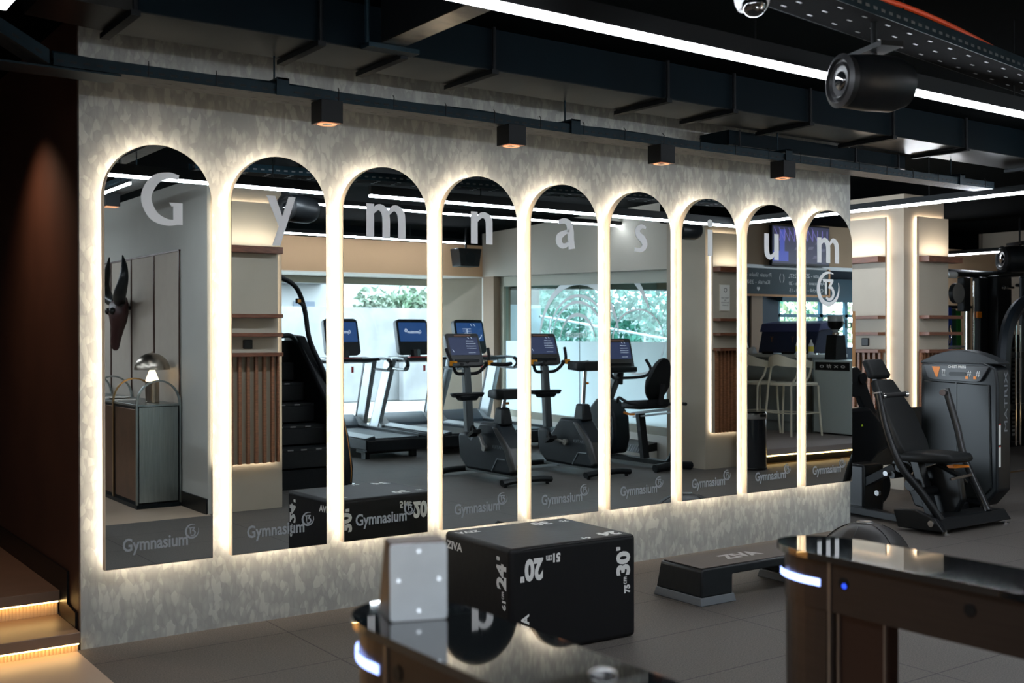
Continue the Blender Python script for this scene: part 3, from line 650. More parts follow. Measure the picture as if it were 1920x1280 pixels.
# black barrel-shaped projectors
def projector(label, loc, rz, s=1.0):
    t = thing('projector_light', label, 'projector', loc, rz)
    g = G(); g.lathe([(.04*s, -.15*s), (.085*s, -.15*s), (.105*s, -.12*s), (.112*s, -.04*s), (.112*s, .08*s), (.09*s, .14*s), (.05*s, .16*s), (0, .165*s)], n=36, axis='x'); g.build('body', M_BLACK, t, smooth=True)
    g = G(); g.lathe([(.10*s, -.125*s), (.108*s, -.155*s), (.088*s, -.165*s), (.084*s, -.15*s)], n=36, axis='x'); g.lathe([(.075*s, -.152*s), (.068*s, -.162*s), (.06*s, -.152*s)], n=36, axis='x'); g.build('front_ring', mat('projector_ring', (.014, .014, .015), .4), t, smooth=True)
    g = G(); g.ball((-.15*s, 0, 0), .04*s, (.4, 1, 1)); g.build('lens', M_GLOSSB, t, smooth=True)
    g = G(); g.cyl((0, 0, .1*s), (0, 0, ZC-loc[2]), .012); g.obox((0, 0, .13*s), (.10*s, .25*s, .02*s)); g.build('bracket', M_BLACKM, t)
    return t
projector('black barrel-shaped projector interrupting the bright tube light', (3.74, 2.78, 2.495), math.radians(-20), .98)
projector('black barrel projector beside the seventh mirror\'s letter, in the mirror', (8.33, 2.40, 2.60), math.radians(10), .9)
projector('black projector at the right edge below the thin light', (14.12, 8.2, 2.50), math.radians(-32), 1.6)
t = thing('loudspeaker', 'small black loudspeaker in the soffit corner behind letter n, in the mirror', 'speaker', (8.9, -2.75, 2.50))
g = G(); g.prism([(-.16, 0), (.16, 0), (.2, .26), (-.2, .26)], 'xz', -.12, .12); g.build('cabinet', M_BLACK, t, bevel=.01)
g = G(); g.cyl((0, .121, .12), (0, .125, .12), .09); g.build('grille', M_DARKM, t)
g = G(); g.cyl((0, 0, .26), (0, 0, ZC-2.50), .015); g.build('bracket', M_BLACKM, t)
# ------------------------------------------------------------------ plyometric box
t = thing('jump_box', 'black soft jump box printed 20, 24 and 30 standing before the mirrors', 'jump box', (2.989, 4.215, 0), -.037)
g = G(); g.box(0, .75, 0, .61, 0.001, .51); g.build('body', mat('soft_black_vinyl', (0.007, 0.007, 0.008), 0.5, bump=.08, bscale=25), t, bevel=.022, seg=4)
g = G(); g.tube([(.012, .006, .494), (.15, .001, .502), (.4, .0, .503), (.70, .001, .502), (.738, .006, .494)], .002, 6); g.tube([(.006, .59, .497), (.01, .3, .5), (.006, .02, .494)], .002, 6); g.build('seam', M_BASE, t)
X_, Z_, Y_ = Vector((1, 0, 0)), Vector((0, 0, 1)), Vector((0, 1, 0))
def face_print(o, r, u, W, long_txt, cm_l, long_n, cm_s):
    pass
e = .0012
decal('size_lettering', M_WHITE, t, [
    ('20', (.185, -e, .457), -X_, -Z_, .105, .108, .05), ('"', (.078, -e, .378), -X_, -Z_, .022, .028, .05), ('51', (.285, -e, .468), -X_, -Z_, .042, .044, .05), ('cm', (.238, -e, .462), -X_, -Z_, .036, .026, .02),
    ('30', (.712, -e, .312), Z_, -X_, .120, .088, .05), ('"', (.665, -e, .440), Z_, -X_, .020, .03, .05) if False else ('"', (.650, -e, .438), Z_, -X_, .018, .026, .05), ('75', (.712, -e, .222), Z_, -X_, .042, .038, .05), ('cm', (.712, -e, .270), Z_, -X_, .034, .024, .02) if False else ('cm', (.690, -e, .268), Z_, -X_, .036, .020, .02),
    ('ZIVA', (.105, -e, .05), Z_, -X_, .15, .045, .04)])
def side_print(name, o, right, up, nrm, W):
    o = Vector(o); r = Vector(right); u = Vector(up); n = Vector(nrm)*e
    def P(a, b): return o + r*a + u*b + n
    return P
# left face (seen directly and in the mirrors)
decal('size_lettering', M_WHITE, t, [
    ('24', (-e, .032, .312), Z_, Y_, .120, .085, .05), ('"', (-e, .088, .445), Z_, Y_, .018, .028, .05), ('61', (-e, .036, .218), Z_, Y_, .044, .034, .05), ('cm', (-e, .052, .268), Z_, Y_, .036, .020, .02),
    ('ZIVA', (-e, .585, .428), -Y_, Z_, .155, .042, .04), ('ZIVA', (-e, .30, .04), Y_, -Z_, .15, .04, .04) if False else ('V', (-e, .26, .10), -Y_, Z_, .05, .04, .04)])
# rear face, legible in the third mirror
decal('size_lettering', M_WHITE, t, [
    ('20', (.565, .61+e, .457), X_, -Z_, .105, .108, .05), ('"', (.672, .61+e, .378), X_, -Z_, .022, .028, .05), ('51', (.465, .61+e, .468), X_, -Z_, .042, .044, .05), ('cm', (.512, .61+e, .462), X_, -Z_, .036, .026, .02),
    ('30', (.038, .61+e, .312), Z_, X_, .120, .088, .05), ('"', (.082, .61+e, .438), Z_, X_, .018, .026, .05), ('75', (.038, .61+e, .222), Z_, X_, .042, .038, .05)])
# top face
decal('size_lettering', M_WHITE, t, [
    ('30', (.66, .50, .51+e), Y_*-1, X_*-1, .11, .09, .05) if False else ('30', (.585, .555, .51+e), -X_, -Y_, .11, .085, .05), ('75cm', (.715, .545, .51+e), -X_, -Y_, .10, .035, .05) if False else ('75', (.70, .53, .51+e), -X_, -Y_, .05, .04, .05),
    ('24', (.70, .12, .51+e), -X_, -Y_, .12, .085, .05), ('61', (.50, .06, .51+e), X_*-1, -Y_, .05, .035, .05), ('ZIVA', (.145, .53, .51+e), -X_, -Y_, .135, .05, .04)])

# ------------------------------------------------------------------ aerobic step
t = thing('aerobic_step', 'low black aerobic step platform with grey feet by the mirror wall', 'step platform', (4.43, 4.44, 0), math.radians(-1.5))
g = G()
prof = [(0, .045), (.018, .19), (.035, .2), (1.065, .2), (1.082, .19), (1.10, .045), (.86, .045), (.845, .15), (.255, .15), (.24, .045)]
A = [(x, 0, z) for x, z in prof]
g.loft([[(x, .0 + (.2-z)*-.12, z) for x, z in prof], [(x, .34+(.2-z)*.12, z) for x, z in prof]]); g.build('deck', M_BLACK, t, bevel=.010, seg=3)
g = G(); g.box(.03, 1.07, .012, .328, .2005, .2045); g.build('top_mat', mat('brown_grey_rubber', srgb(84, 76, 70), .7, bump=.2, bscale=200), t, bevel=.003)
for x0, x1 in ((-.012, .262), (.838, 1.112)):
    g = G(); g.obox(((x0+x1)/2, .17, .024), (x1-x0, .395, .046), taper=.94); g.build('foot', M_GREYFOOT, t, bevel=.004)
decal('name_lettering', mat('grey_print', (.36, .34, .33), .6), t, [('ZIVA', (.33, .11, .2055), X_, Y_, .30, .11, .05)])

# ------------------------------------------------------------------ balance ball
t = thing('balance_trainer', 'dark grey inflated half-ball balance trainer at the end of the mirror wall', 'balance trainer', (6.12, 4.62, 0))
g = G(); g.lathe([(.30, .0), (.315, .02), (.31, .045), (.29, .055)], n=40); g.build('base_ring', M_BLACK, t, smooth=True)
g = G(); P = [(.292, .05)]+[(.285*math.cos(a), .05+.225*math.sin(a)) for a in [PI/2*i/14 for i in range(14)]]+[(.03, .274), (.0, .272)]; g.lathe(P, n=48); g.build('dome', mat('dark_grey_rubber_dome', (0.028, 0.026, 0.025), .42), t, smooth=True)
g = G()
for k in range(3):
    for s_ in (0, 1):
        a = PI*k/3+.3+PI*s_; g.tube([((.287*math.cos(q))*math.cos(a), (.287*math.cos(q))*math.sin(a), .05+.227*math.sin(q)) for q in [PI/2*j/8 for j in range(7)]], .0025, 6)
g.build('ridge', M_BLACK, t, smooth=True)
g = G(); g.lathe([(.055, .274), (.05, .280), (.035, .276)], n=24); g.build('valve_ring', mat('greygloss', (.12, .12, .12), .25), t, smooth=True)

# ------------------------------------------------------------------ turnstile barriers
def turnstile(x, label, blue):
    t = thing('turnstile', label, 'turnstile', (x, 0, 0), 0, 'entrance turnstiles')
    w = .225
    def bullet(ins, y0, yt):
        r = w/2-ins; P = [(ins, y0)]; n = 16
        yc = yt-.16+ins*0
        for i in range(n+1):
            a = PI - PI*i/n; P.append((w/2+r*math.cos(a), yc+(.16-ins)*math.sin(a)))
        P.append((w-ins, y0)); return P
    g = G(); g.prism(bullet(0, -.45, 1.865), 'xy', .985, 1.0); g.build('glass_top', M_GLOSSB, t)
    g = G(); g.prism(bullet(.010, -.44, 1.855), 'xy', .872, .984); g.build('beam', M_BRONZE, t)
    g = G(); g.prism(bullet(.012, 1.66, 1.853), 'xy', 0, .871); g.build('end_column', M_BRONZE, t)
    g = G(); g.box(.022, .055, 1.50, 1.64, 0, .871); g.build('leg', mat('dark_bronze', srgb(70, 54, 48), .35, .8), t)
    g = G(); g.box(.022, .055, -.40, -.1, 0, .871); g.build('leg', mat('dark_bronze', srgb(70, 54, 48), .35, .8), t)
    M_SEAM = mat('seam_aluminium', (.3, .27, .25), .3, .9)
    g = G(); g.box(.006, .02, 1.644, 1.652, 0, .984); g.build('seam_strip', M_SEAM, t)
    g = G(); g.box(.016, .03, 1.628, 1.633, 0, .871); g.build('seam_strip', M_SEAM, t)
    g = G(); g.box(.016, .03, 1.505, 1.51, 0, .871); g.build('seam_strip', M_SEAM, t)
    # curved blue light at the nose
    g = G(); P = []; r = w/2-.007; yc = 1.705
    for i in range(9):
        a = PI + .10 - 1.25*i/8 if False else PI-.95*i/8
        P.append((w/2+r*math.cos(a), yc+.152*math.sin(a)))
    P = [(.0085, 1.675), (.0085, 1.70)]+P
    for i in range(len(P)-1):
        (xa, ya), (xb, yb) = P[i], P[i+1]; g.quad((xa, ya, .925), (xb, yb, .925), (xb, yb, .942), (xa, ya, .942))
    g.build('status_light', L_BLUE, t)
    for y, z in ((1.61, .955), (1.30, .957), (.6, .955)):
        g = G(); g.cyl((.0105, y, z-.012), (.007, y, z-.012), .013, n=20); g.build('sensor', M_BASE, t)
    if blue:
        g = G(); g.cyl((.0068, 1.606, .938), (.0060, 1.606, .938), .006, n=14); tag(g.build('sensor_lamp', L_BLUEDOT, t), 'small blue sensor lamp')
    return t
t1 = turnstile(.905, 'turnstile with black glass top and a silver reader on it', False)
t2 = turnstile(2.048, 'turnstile at lower right whose black glass top reflects the lit pillar', True)
g = G(); g.ball((.16, 1.265, 1.0), .022, (1, 1, .45)); g.build('reader_dome', M_GLOSSB, t1, smooth=True)
t = thing('access_terminal', 'silver box-shaped access reader standing on the left turnstile', 'card reader', (.955, 1.712, 1.0005), math.radians(-20.5))
g = G(); g.loft([[(0, 0, 0), (.104, 0, 0), (.104, .105, 0), (-.004, .105, 0)], [(.002, 0, .137), (.102, 0, .137), (.102, .065, .137), (.002, .065, .137)]]); g.build('housing', mat('dark_brown_metal', srgb(72, 54, 46), .4, .5), t, bevel=.003)
g = G(); g.prism(rrect(.101, .134, .006, cx=.052, cy=.068), 'xz', -.004, -.0002); g.build('front_panel', mat('painted_reflection_panel', srgb(240, 248, 252), .4, noise=.08, nscale=14), t)  # brushed silver front; its window reflection is put into the pale colour
for x, z in ((.052, .122), (.052, .018), (.016, .072), (.088, .072)):
    g = G(); g.cyl((x, -.0042, z), (x, -.0050, z), .0032, n=12); g.build('indicator', emit('pale_indicator', (.8, .9, 1.0), 1.0), t)

# ------------------------------------------------------------------ lit shelf panels on the pillars
def shelf_unit(name, label, origin, rz, w, shelf_ex=(0, .0), switch=False, poster=False, low=True, group='lit pillar shelves'):
    """local x along the face, -y out of the face, z up"""
    t = thing(name, label, 'wall shelf', origin, rz, group)
    dp = .055
    g = G(); g.box(0, w, -dp, -.03, 1.34, 2.645); g.build('back_panel', M_PANEL, t)
    g = G(); g.box(.06, w-.06, -.0295, 0, 1.36, 2.56); g.box(.06, w-.06, -.0295, 0, .47, 1.3); g.build('mounting_batten', M_BASE, t)
    g = G()
    for x in (.012, w-.024): g.quad((x, -.0292, .43), (x+.012, -.0292, .43), (x+.012, -.0292, 2.62), (x, -.0292, 2.62))
    for z in (2.618, .424): g.quad((.02, -.0292, z), (w-.02, -.0292, z), (w-.02, -.0292, z+.012), (.02, -.0292, z+.012))
    g.build('led_strip', L_PAN, t)
    for (z0, z1) in ((2.205, 2.262), (1.655, 1.687), (1.494, 1.526), (1.325, 1.358)):
        g = G(); g.box(-shelf_ex[0], w+shelf_ex[1], -dp-.115, -dp, z0, z1); g.build('shelf', M_WALNUTH, t, bevel=.002)
    g = G(); g.quad((.015, -dp-.10, 2.2626), (w-.015, -dp-.10, 2.2626), (w-.015, -dp-.08, 2.2626), (.015, -dp-.08, 2.2626)); g.build('shelf_light', L_SHELF, t)
    g = G(); g.box(0, w, -dp+.006, -.03, .408, 1.34); g.build('slat_back', mat('slat_gap_beige', srgb(158, 146, 128), .7), t)
    g = G(); g.box(0, .018, -dp-.03, -dp, .41, 1.325); g.build('slat_frame', M_WALNUT, t)
    n = 7
    for i in range(n):
        x = (w-.04)*(i+.5)/n+.02; g = G(); g.box(x-.012, x+.014, -dp-.028, -dp+.006, .408, 1.325); g.build('slat', M_WALNUT, t)
    if switch:
        g = G(); g.box(w*.42, w*.42+.085, -dp-.012, -dp, 1.39, 1.468); g.build('socket', M_BASE, t, bevel=.008)
    return t
shelf_unit('lit_shelf_panel', 'lit beige shelf panel with walnut slats on the pier, in the second mirror', (3.98, 1.755, 0), PI, .56, switch=True)
u = shelf_unit('lit_shelf_panel', 'lit shelf panel with a small white poster, in the seventh mirror', (9.505, 1.98, 0), PI, .44)
shelf_unit('lit_shelf_panel', 'lit shelf panel with a black socket on the shaded left side of the gym pillar', (9.34, 7.24, 0), -PI/2, .47, switch=True)
shelf_unit('lit_shelf_panel', 'lit shelf panel on the camera side of the gym pillar', (9.50, 6.60, 0), 0, .485, shelf_ex=(0, .065))
t = thing('poster', 'small white framed poster on the lit shelf panel, in the seventh mirror', 'poster', (9.24, 2.037, 1.77))
g = G(); g.box(-.08, .08, 0, .012, 0, .30); g.build('frame', mat('pale_frame', srgb(190, 182, 165), .5), t)
g = G(); g.box(-.074, .074, .012, .014, .008, .292); g.build('sheet', M_WHITEPAINT, t)
decal('text_lettering', M_DARKM, t, [('Yasam alani', (.062, .0155, .14), -X_, Z_, .124, .018), ('ve', (.015, .0155, .115), -X_, Z_, .03, .012), ('Havlu kullanimi', (.062, .0155, .088), -X_, Z_, .124, .018), ('Zorunludur', (.05, .0155, .058), -X_, Z_, .10, .018), ('O', (.03, .0155, .21), -X_, Z_, .05, .05)])
t = thing('wood_bar', 'short oak upright panel edge seen right beside the end of the mirror wall', 'post', (8.6, 6.62, 0))
g = G(); g.cyl((0, .03, 0), (0, .03, 1.13), .012); g.build('stand', M_BLACKM, t)
g = G(); g.box(-.035, .03, 0, .06, 1.13, 1.72); g.build('post', M_OAK, t); g = G(); g.box(-.047, -.036, .0, .05, 1.15, 1.66); g.build('led_strip', L_PAN, t)

# ------------------------------------------------------------------ chest press machine
t = thing('chest_press_machine', 'black chest press machine with seat, two press arms and weight tower', 'gym machine', (7.87, 5.3, 0))
MB = mat('machine_frame_black', (0.006, 0.007, 0.008), .36, .1, spec=.35)
def part(name, g, m=MB, **k): return g.build(name, m, t, **k)
g = G(t); g.tube([(7.50, 4.98, .11), (7.42, 5.10, .32), (7.35, 5.22, .50), (7.36, 5.36, .77), (7.41, 5.47, 1.04)], .029, 14); part('press_arm', g, MB, smooth=True)
g = G(t); g.tube([(8.16, 5.00, .11), (8.25, 5.25, .47), (8.30, 5.36, .74), (8.31, 5.47, 1.05)], .029, 14); part('press_arm', g, mat('satin_dark', (.03, .031, .032), .3, .5), smooth=True)
for p0, p1, a in (((7.42, 5.46, 1.02), (7.60, 5.36, 1.035), 0), ((8.30, 5.46, 1.02), (8.10, 5.36, 1.03), 0)):
    p0, p1 = Vector(p0), Vector(p1); h = g = G(t); g.cyl(p0, p1, .019); o = part('handle', g, M_GRIP, smooth=True)
    g = G(t); g.cyl(p1, p1+(p1-p0).normalized()*.022, .024); g.cyl(p0+(p1-p0)*.12, p0+(p1-p0)*.2, .022); g.build('handle_cap', M_CHROME, t)
for x in (7.41, 8.31):
    g = G(t); g.cyl((x, 5.475, 1.04), (x, 5.477, 1.05), .033); part('arm_cap', g, mat('greycap', (.2, .2, .2), .4))
# foot plate
g = G(t); g.loft([[(7.45, 4.93, .035), (7.45, 5.25, .02), (7.45, 5.25, .09), (7.45, 4.99, .115)], [(8.38, 4.93, .035), (8.38, 5.25, .02), (8.38, 5.25, .09), (8.38, 4.99, .115)]]); part('foot_plate', g, bevel=.01)
g = G(t); g.prism([(4.90, .03), (5.30, .02), (5.34, .15), (5.15, .17), (4.98, .12)], 'yz', 7.42, 7.47); part('side_bracket', g, bevel=.008)
g = G(t); g.cyl((7.40, 5.0, .085), (7.42, 5.0, .085), .024); part('pivot_bolt', g, M_CHROME)
for x, y in ((7.52, 4.95), (8.34, 4.96), (7.9, 6.5)):
    g = G(t); g.cyl((x, y, 0), (x, y, .012), .03); g.cyl((x, y, .012), (x, y, .04), .01); part('leveling_foot', g, M_CHROME)
g = G(t); g.bar((7.62, 5.25, .05), (7.80, 6.65, .05), .09, .06); g.bar((8.0, 5.3, .05), (8.7, 5.55, .05), .09, .06); part('base_beam', g, bevel=.006)
g = G(t); g.bar((7.76, 6.25, .07), (7.86, 5.62, .42), .10, .07); part('diagonal_brace', g, bevel=.006)
g = G(t); g.bar((7.88, 5.30, .05), (7.88, 5.45, .50), .09, .07); g.bar((7.88, 5.52, .42), (7.88, 5.86, 1.20), .06, .05); g.bar((7.88, 5.5, .40), (7.88, 5.62, .50), .08, .12); part('seat_post', g, bevel=.006)
g = G(t)
for y, z, r in ((5.55, .43, .04), (5.62, .36, .03), (5.45, .30, .05), (5.35, .25, .04)): g.cyl((7.79, y, z), (7.97, y, z), r)
part('pivot_hub', g)
g = G(t); g.tube([(8.0, 5.45, .12), (8.02, 5.5, .35), (8.05, 5.30, .45), (8.25, 5.25, .30)], .02, 10); part('linkage', g, smooth=True)
g = G(t); g.prism([(5.55, .10), (5.2, .05), (5.12, .2), (5.15, .38), (5.35, .46), (5.55, .40), (5.62, .25)], 'yz', 7.99, 8.07); part('cam_cover', g, bevel=.015)
for (x, y, z) in ((7.79, 5.66, .37), (7.80, 5.75, .20)):
    g = G(t); g.cyl((x-.03, y, z), (x, y, z), .022); part('bolt', g, M_CHROME)
g = G(t); g.bar((7.93, 5.18, .36), (8.12, 5.12, .39), .02, .02); part('chrome_lever', g, M_CHROME)
g = G(t); g.loft([[(7.90, 5.12, .455), (7.90, 5.14, .485), (7.90, 5.20, .47), (7.90, 5.18, .45)], [(8.04, 5.08, .455), (8.04, 5.09, .475), (8.04, 5.13, .47), (8.04, 5.12, .455)]]); part('seat_lever', g, M_ORANGE, bevel=.005)
g = G(t); g.ball((8.04, 5.2, .20), .026); g.cyl((8.04, 5.2, .2), (8.04, 5.26, .2), .012); part('adjust_knob', g, M_ORANGE, smooth=True)
g = G(t)
for k in range(9): g.cyl((8.045, 5.22, .24+k*.03), (8.045, 5.215, .24+k*.03), .004, n=6)
part('hole_pattern', g, M_SILVER)
# pads
def pad(name, prof_c, w0, w1, thick, nrm):
    """loft along centres, widths interpolated"""
    rings = []; n = len(prof_c)
    for i, (c, wd, th) in enumerate(prof_c):
        c = Vector(c); nn = Vector(nrm).normalized()
        ring = []
        for (a, b) in rrect(wd, th, min(th*.45, .04), 4): ring.append(c + Vector((1, 0, 0))*a + nn*b)
        rings.append(ring)
    g = G(t); g.loft(rings); return part(name, g, M_VINYL, smooth=True, ang=60)
bn = (0, -.9, .38)
pad('headrest', [((7.87, 5.875, 1.29), .19, .03), ((7.87, 5.865, 1.28), .23, .06), ((7.87, 5.80, 1.16), .26, .07), ((7.87, 5.79, 1.14), .23, .03)], 0, 0, 0, bn)
pad('backrest', [((7.87, 5.775, 1.125), .22, .03), ((7.87, 5.77, 1.11), .26, .065), ((7.87, 5.62, .85), .40, .075), ((7.87, 5.50, .62), .40, .08), ((7.87, 5.455, .54), .34, .075), ((7.87, 5.44, .52), .28, .03)], 0, 0, 0, bn)
pad('seat', [((7.87, 5.50, .53), .28, .03), ((7.87, 5.48, .53), .36, .08), ((7.87, 5.25, .535), .38, .085), ((7.87, 5.06, .54), .32, .07), ((7.87, 5.03, .535), .26, .03)], 0, 0, 0, (0, 0, 1))
# weight tower
g = G(t); g.prism([(5.95, .08), (5.95, 1.25), (5.80, 1.27), (5.36, 1.27), (5.24, 1.22), (5.22, 1.1), (5.22, .20), (5.34, .06)], 'yz', 8.66, 8.86); part('tower_shell', g, mat('tower_black', (0.006, 0.008, 0.010), .38, spec=.35), bevel=.02, seg=3)
g = G(t); g.prism([(5.91, .12), (5.91, 1.10), (5.29, 1.08), (5.27, .22), (5.36, .12)], 'yz', 8.645, 8.66); part('front_shroud', g, mat('shroud_black', (0.005, 0.0065, 0.0065), .35, spec=.3), bevel=.01)
g = G(t); g.prism([(5.60, .12), (5.60, 1.09), (5.585, 1.09), (5.585, .12)], 'yz', 8.641, 8.646); part('shroud_rib', g)
g = G(t); P = [(5.96, 1.25)]+[(5.96-.74*i/10, 1.27+.10*math.sin(PI*i/10)) for i in range(11)]+[(5.22, 1.25)]; g.prism(P, 'yz', 8.67, 8.84); part('top_arch', g, mat('satin_black_arch', (.022, .024, .026), .4), bevel=.012)
g = G(t); g.prism([(5.90, 1.24), (5.28, 1.235), (5.36, 1.11), (5.40, 1.10), (5.80, 1.11), (5.86, 1.13)], 'yz', 8.630, 8.648); part('label_panel', g, mat('label_grey', (.03, .031, .033), .4), bevel=.004)
YN, XF = Vector((0, -1, 0)), 8.6285
decal('label_lettering', M_WHITE, t, [('CHEST PRESS', (XF-7.87, 5.66-5.3, 1.215), YN, Z_, .17, .022, .02), ('ZZ', (XF-7.87, 5.72-5.3, 1.15), YN, Z_, .035, .05), ('#', (XF-7.87, 5.48-5.3, 1.145), YN, Z_, .04, .05), ('#', (XF-7.87, 5.40-5.3, 1.145), YN, Z_, .04, .05)])
g = G(t); g.prism([(5.815, 1.225), (5.735, 1.225), (5.760, 1.135), (5.775, 1.135)], 'yz', 8.6265, 8.6295); part('warning_label', g, M_ORANGE)
g = G(t); g.prism(rrect(.16, .035, .016, cx=5.57, cy=1.165), 'yz', 8.6265, 8.6295); part('handle_slot', g, M_BASE)
for y in (5.50, 5.425):
    g = G(t); g.box(8.6265, 8.629, y-.03, y-.005, 1.125, 1.15); part('label_mark', g, M_ORANGE)
decal('name_lettering', mat('grey_lettering', (.20, .22, .24), .5), t, [('MATRIX', (8.80-7.87, 5.218-5.3, .69), Z_, -X_, .50, .045, .0)])
for z0 in (.40, .585):
    g = G(t); g.box(8.672, 8.70, 5.2165, 5.219, z0, z0+.165); part('instruction_label', g, M_WHITE)
    g = G(t); g.box(8.672, 8.70, 5.2155, 5.2165, z0+.165, z0+.175); part('label_header', g, M_RED)
g = G(t); g.box(8.70, 8.82, 5.4, 5.8, 0, .08); part('tower_foot', g)

# ------------------------------------------------------------------ second machine, half hidden by the wall end
t = thing('leg_press_machine', 'black gym machine mostly hidden behind the end of the mirror wall', 'gym machine', (8.1, 6.3, 0))
g = G(t); g.prism([(7.9, .86), (8.30, .86), (8.62, .60), (8.60, .50), (8.42, .44), (8.30, .36), (8.05, .34), (7.9, .40)], 'xz', 6.20, 6.32); g.build('side_cover', MB, t, bevel=.03)
g = G(t); g.prism([(7.95, 1.20), (8.17, 1.22), (8.24, 1.17), (8.44, .80), (8.32, .76), (8.2, .95), (7.95, .97)], 'xz', 6.24, 6.30); g.build('upright', MB, t, bevel=.01)
g = G(t); g.cyl((8.22, 6.22, 1.12), (8.22, 6.32, 1.12), .05); g.build('pivot', MB, t)
g = G(t); g.box(7.75, 8.02, 5.86, 6.05, 0, .42); g.cyl((8.02, 5.9, .22), (8.02, 6.1, .22), .16); g.build('weight_box', MB, t, bevel=.02)
g = G(t); g.cyl((8.0, 6.36, .012), (8.0, 6.36, .36), .04); g.build('foot', MB, t); 
g = G(t); g.prism([(8.16, .70), (8.185, .70), (8.1725, .72)], 'xz', 6.195, 6.199); g.build('warning_label', mat('yellow_green', srgb(170, 200, 40), .5), t)
t = thing('black_bench_rack', 'low black panel rack between the pillar and the chest press', 'rack', (9.0, 6.45, 0))
g = G(t); g.box(8.45, 9.50, 6.40, 6.44, .30, .80); g.box(8.45, 9.50, 6.39, 6.45, .79, .815); g.build('panel', MB, t, bevel=.004)
g = G(t)
for x in (8.5, 9.45): g.box(x-.03, x+.03, 6.40, 6.46, 0, .3)
g.build('leg', MB, t)
g = G(t)
for x in (9.18, 9.36): g.cyl((x, 6.386, .74), (x, 6.39, .74), .012)
g.build('bolt', M_CHROME, t)

# ------------------------------------------------------------------ back of the gym
t = thing('cable_machine', 'tall black functional cable machine with pulley, behind the chest press', 'gym machine', (13.6, 8.5, 0))
g = G(t); g.box(13.72, 13.92, 8.42, 8.54, 0, 2.26); g.box(13.95, 14.28, 8.3, 8.62, 0, 2.28); g.build('upright', M_BLACK, t, bevel=.02)
g = G(t); g.tube([(13.12, 8.5, 2.30), (14.0, 8.5, 2.30), (14.6, 8.45, 2.33), (15.3, 8.3, 2.40)], .05, 10); g.build('top_beam', M_BLACK, t, smooth=True)
g = G(t); g.tube([(14.35, 8.28, 2.16), (14.9, 8.25, 2.14), (15.05, 8.22, 2.18), (15.08, 8.22, 2.33)], .022, 10); g.cyl((14.7, 8.35, 2.16), (14.7, 8.4, 2.33), .014); g.build('pull_up_bar', M_BLACK, t, smooth=True)
g = G(t); g.cyl((14.05, 8.26, 2.12), (14.22, 8.25, 2.12), .018); g.ball((14.0, 8.26, 2.12), .03); g.build('grip_end', M_CHROME, t)
g = G(t); g.cyl((13.03, 8.46, 2.27), (13.22, 8.46, 2.27), .045); g.build('white_end_cap', M_WHITEP, t, smooth=True)
g = G(t); g.cyl((13.42, 8.42, .1), (13.42, 8.42, 2.2), .014); g.cyl((13.58, 8.42, .1), (13.58, 8.42, 2.2), .014); g.build('guide_rod', M_CHROME, t)
g = G(t); g.box(13.44, 13.54, 8.44, 8.48, .1, 2.0); g.build('hole_rail', mat('brass_rail', srgb(120, 104, 80), .5, .4), t)
g = G(t); g.cyl((13.14, 8.36, 2.03), (13.14, 8.42, 2.03), .13, n=28); g.build('pulley', M_BLACK, t, bevel=.006)
g = G(t); g.lathe([(.12, 0), (.132, .004), (.12, .008)], (13.14, 8.35, 2.03), 28, 'y'); g.build('pulley_rim', mat('greycap', (.2, .2, .2), .4), t, smooth=True)
g = G(t); g.box(13.27, 13.42, 8.36, 8.46, 1.80, 2.24); g.build('carriage', M_BLACK, t, bevel=.01)
g = G(t); g.box(13.60, 13.70, 8.38, 8.40, 1.72, 1.80); g.build('release_lever', M_ORANGE, t)
g = G(t); g.tube([(13.02, 8.40, 1.62), (13.05, 8.4, 1.50), (13.02, 8.4, 1.40), (13.0, 8.4, 1.36)], .008, 6); g.tube([(13.02, 8.40, 1.62), (12.98, 8.4, 1.50), (13.02, 8.4, 1.40)], .008, 6); g.build('carabiner', M_CHROME, t)
g = G(t); g.box(12.85, 13.28, 8.36, 8.42, 1.33, 1.36); g.build('handle_bar', M_SILVER, t)
g = G(t); g.box(14.28, 14.34, 8.3, 8.5, .1, 1.45); g.build('stack_guard', M_BLACKM, t)
g = G(t)
for k in range(22): g.box(14.275, 14.345, 8.296, 8.299, .15+k*.055, .18+k*.055)
g.build('perforation_pattern', mat('greycap', (.2, .2, .2), .4), t)
g = G(t); g.box(13.0, 15.2, 8.3, 8.6, 0, .06); g.build('base', M_BLACK, t)
g = G(t); g.cyl((13.68, 8.38, .3), (13.68, 8.38, .95), .035); g.build('weight_cover', M_CHROME, t)
t.location.x -= .17
bands = [('blue', (20, 60, 150), 13.29, 1.05, 1.86), ('dark green', (10, 70, 50), 13.39, .85, 1.84), ('green', (20, 120, 50), 13.50, .95, 1.82), ('orange', (230, 90, 20), 13.20, .75, 1.25), ('yellow', (235, 190, 30), 13.30, .7, 1.1)]
for i, (nm, c, x, z0, z1) in enumerate(bands):
    t = thing('resistance_band', '%s resistance band hanging beside the cable machine' % nm, 'exercise band', (x, 8.72 if i < 3 else 8.62, z0), 0, 'hanging resistance bands')
    w = .05
    g = G(); H = z1-z0; g.tube([(-.03, 0, H), (-.045, 0, H*.5), (-.03, 0, .05), (0, 0, 0), (.03, 0, .05), (.045, 0, H*.5), (.03, 0, H)], .035, 8, flat=.15); g.build('band_loop', mat('band_%s' % nm.replace(' ', '_'), srgb(*c), .55), t, smooth=True)
t.location = t.location
t = thing('band_rack', 'wall rail holding the coloured resistance bands', 'rack', (13.38, 8.74, 1.85))
g = G(); g.box(-.4, .5, 0, .05, 0, .04); g.box(-.3, .4, .05, .86, .0, .02); g.build('rail', M_BLACKM, t)
t = thing('half_rack', 'black curved half rack at the right edge behind the chest press', 'gym machine', (14.2, 7.9, 0))
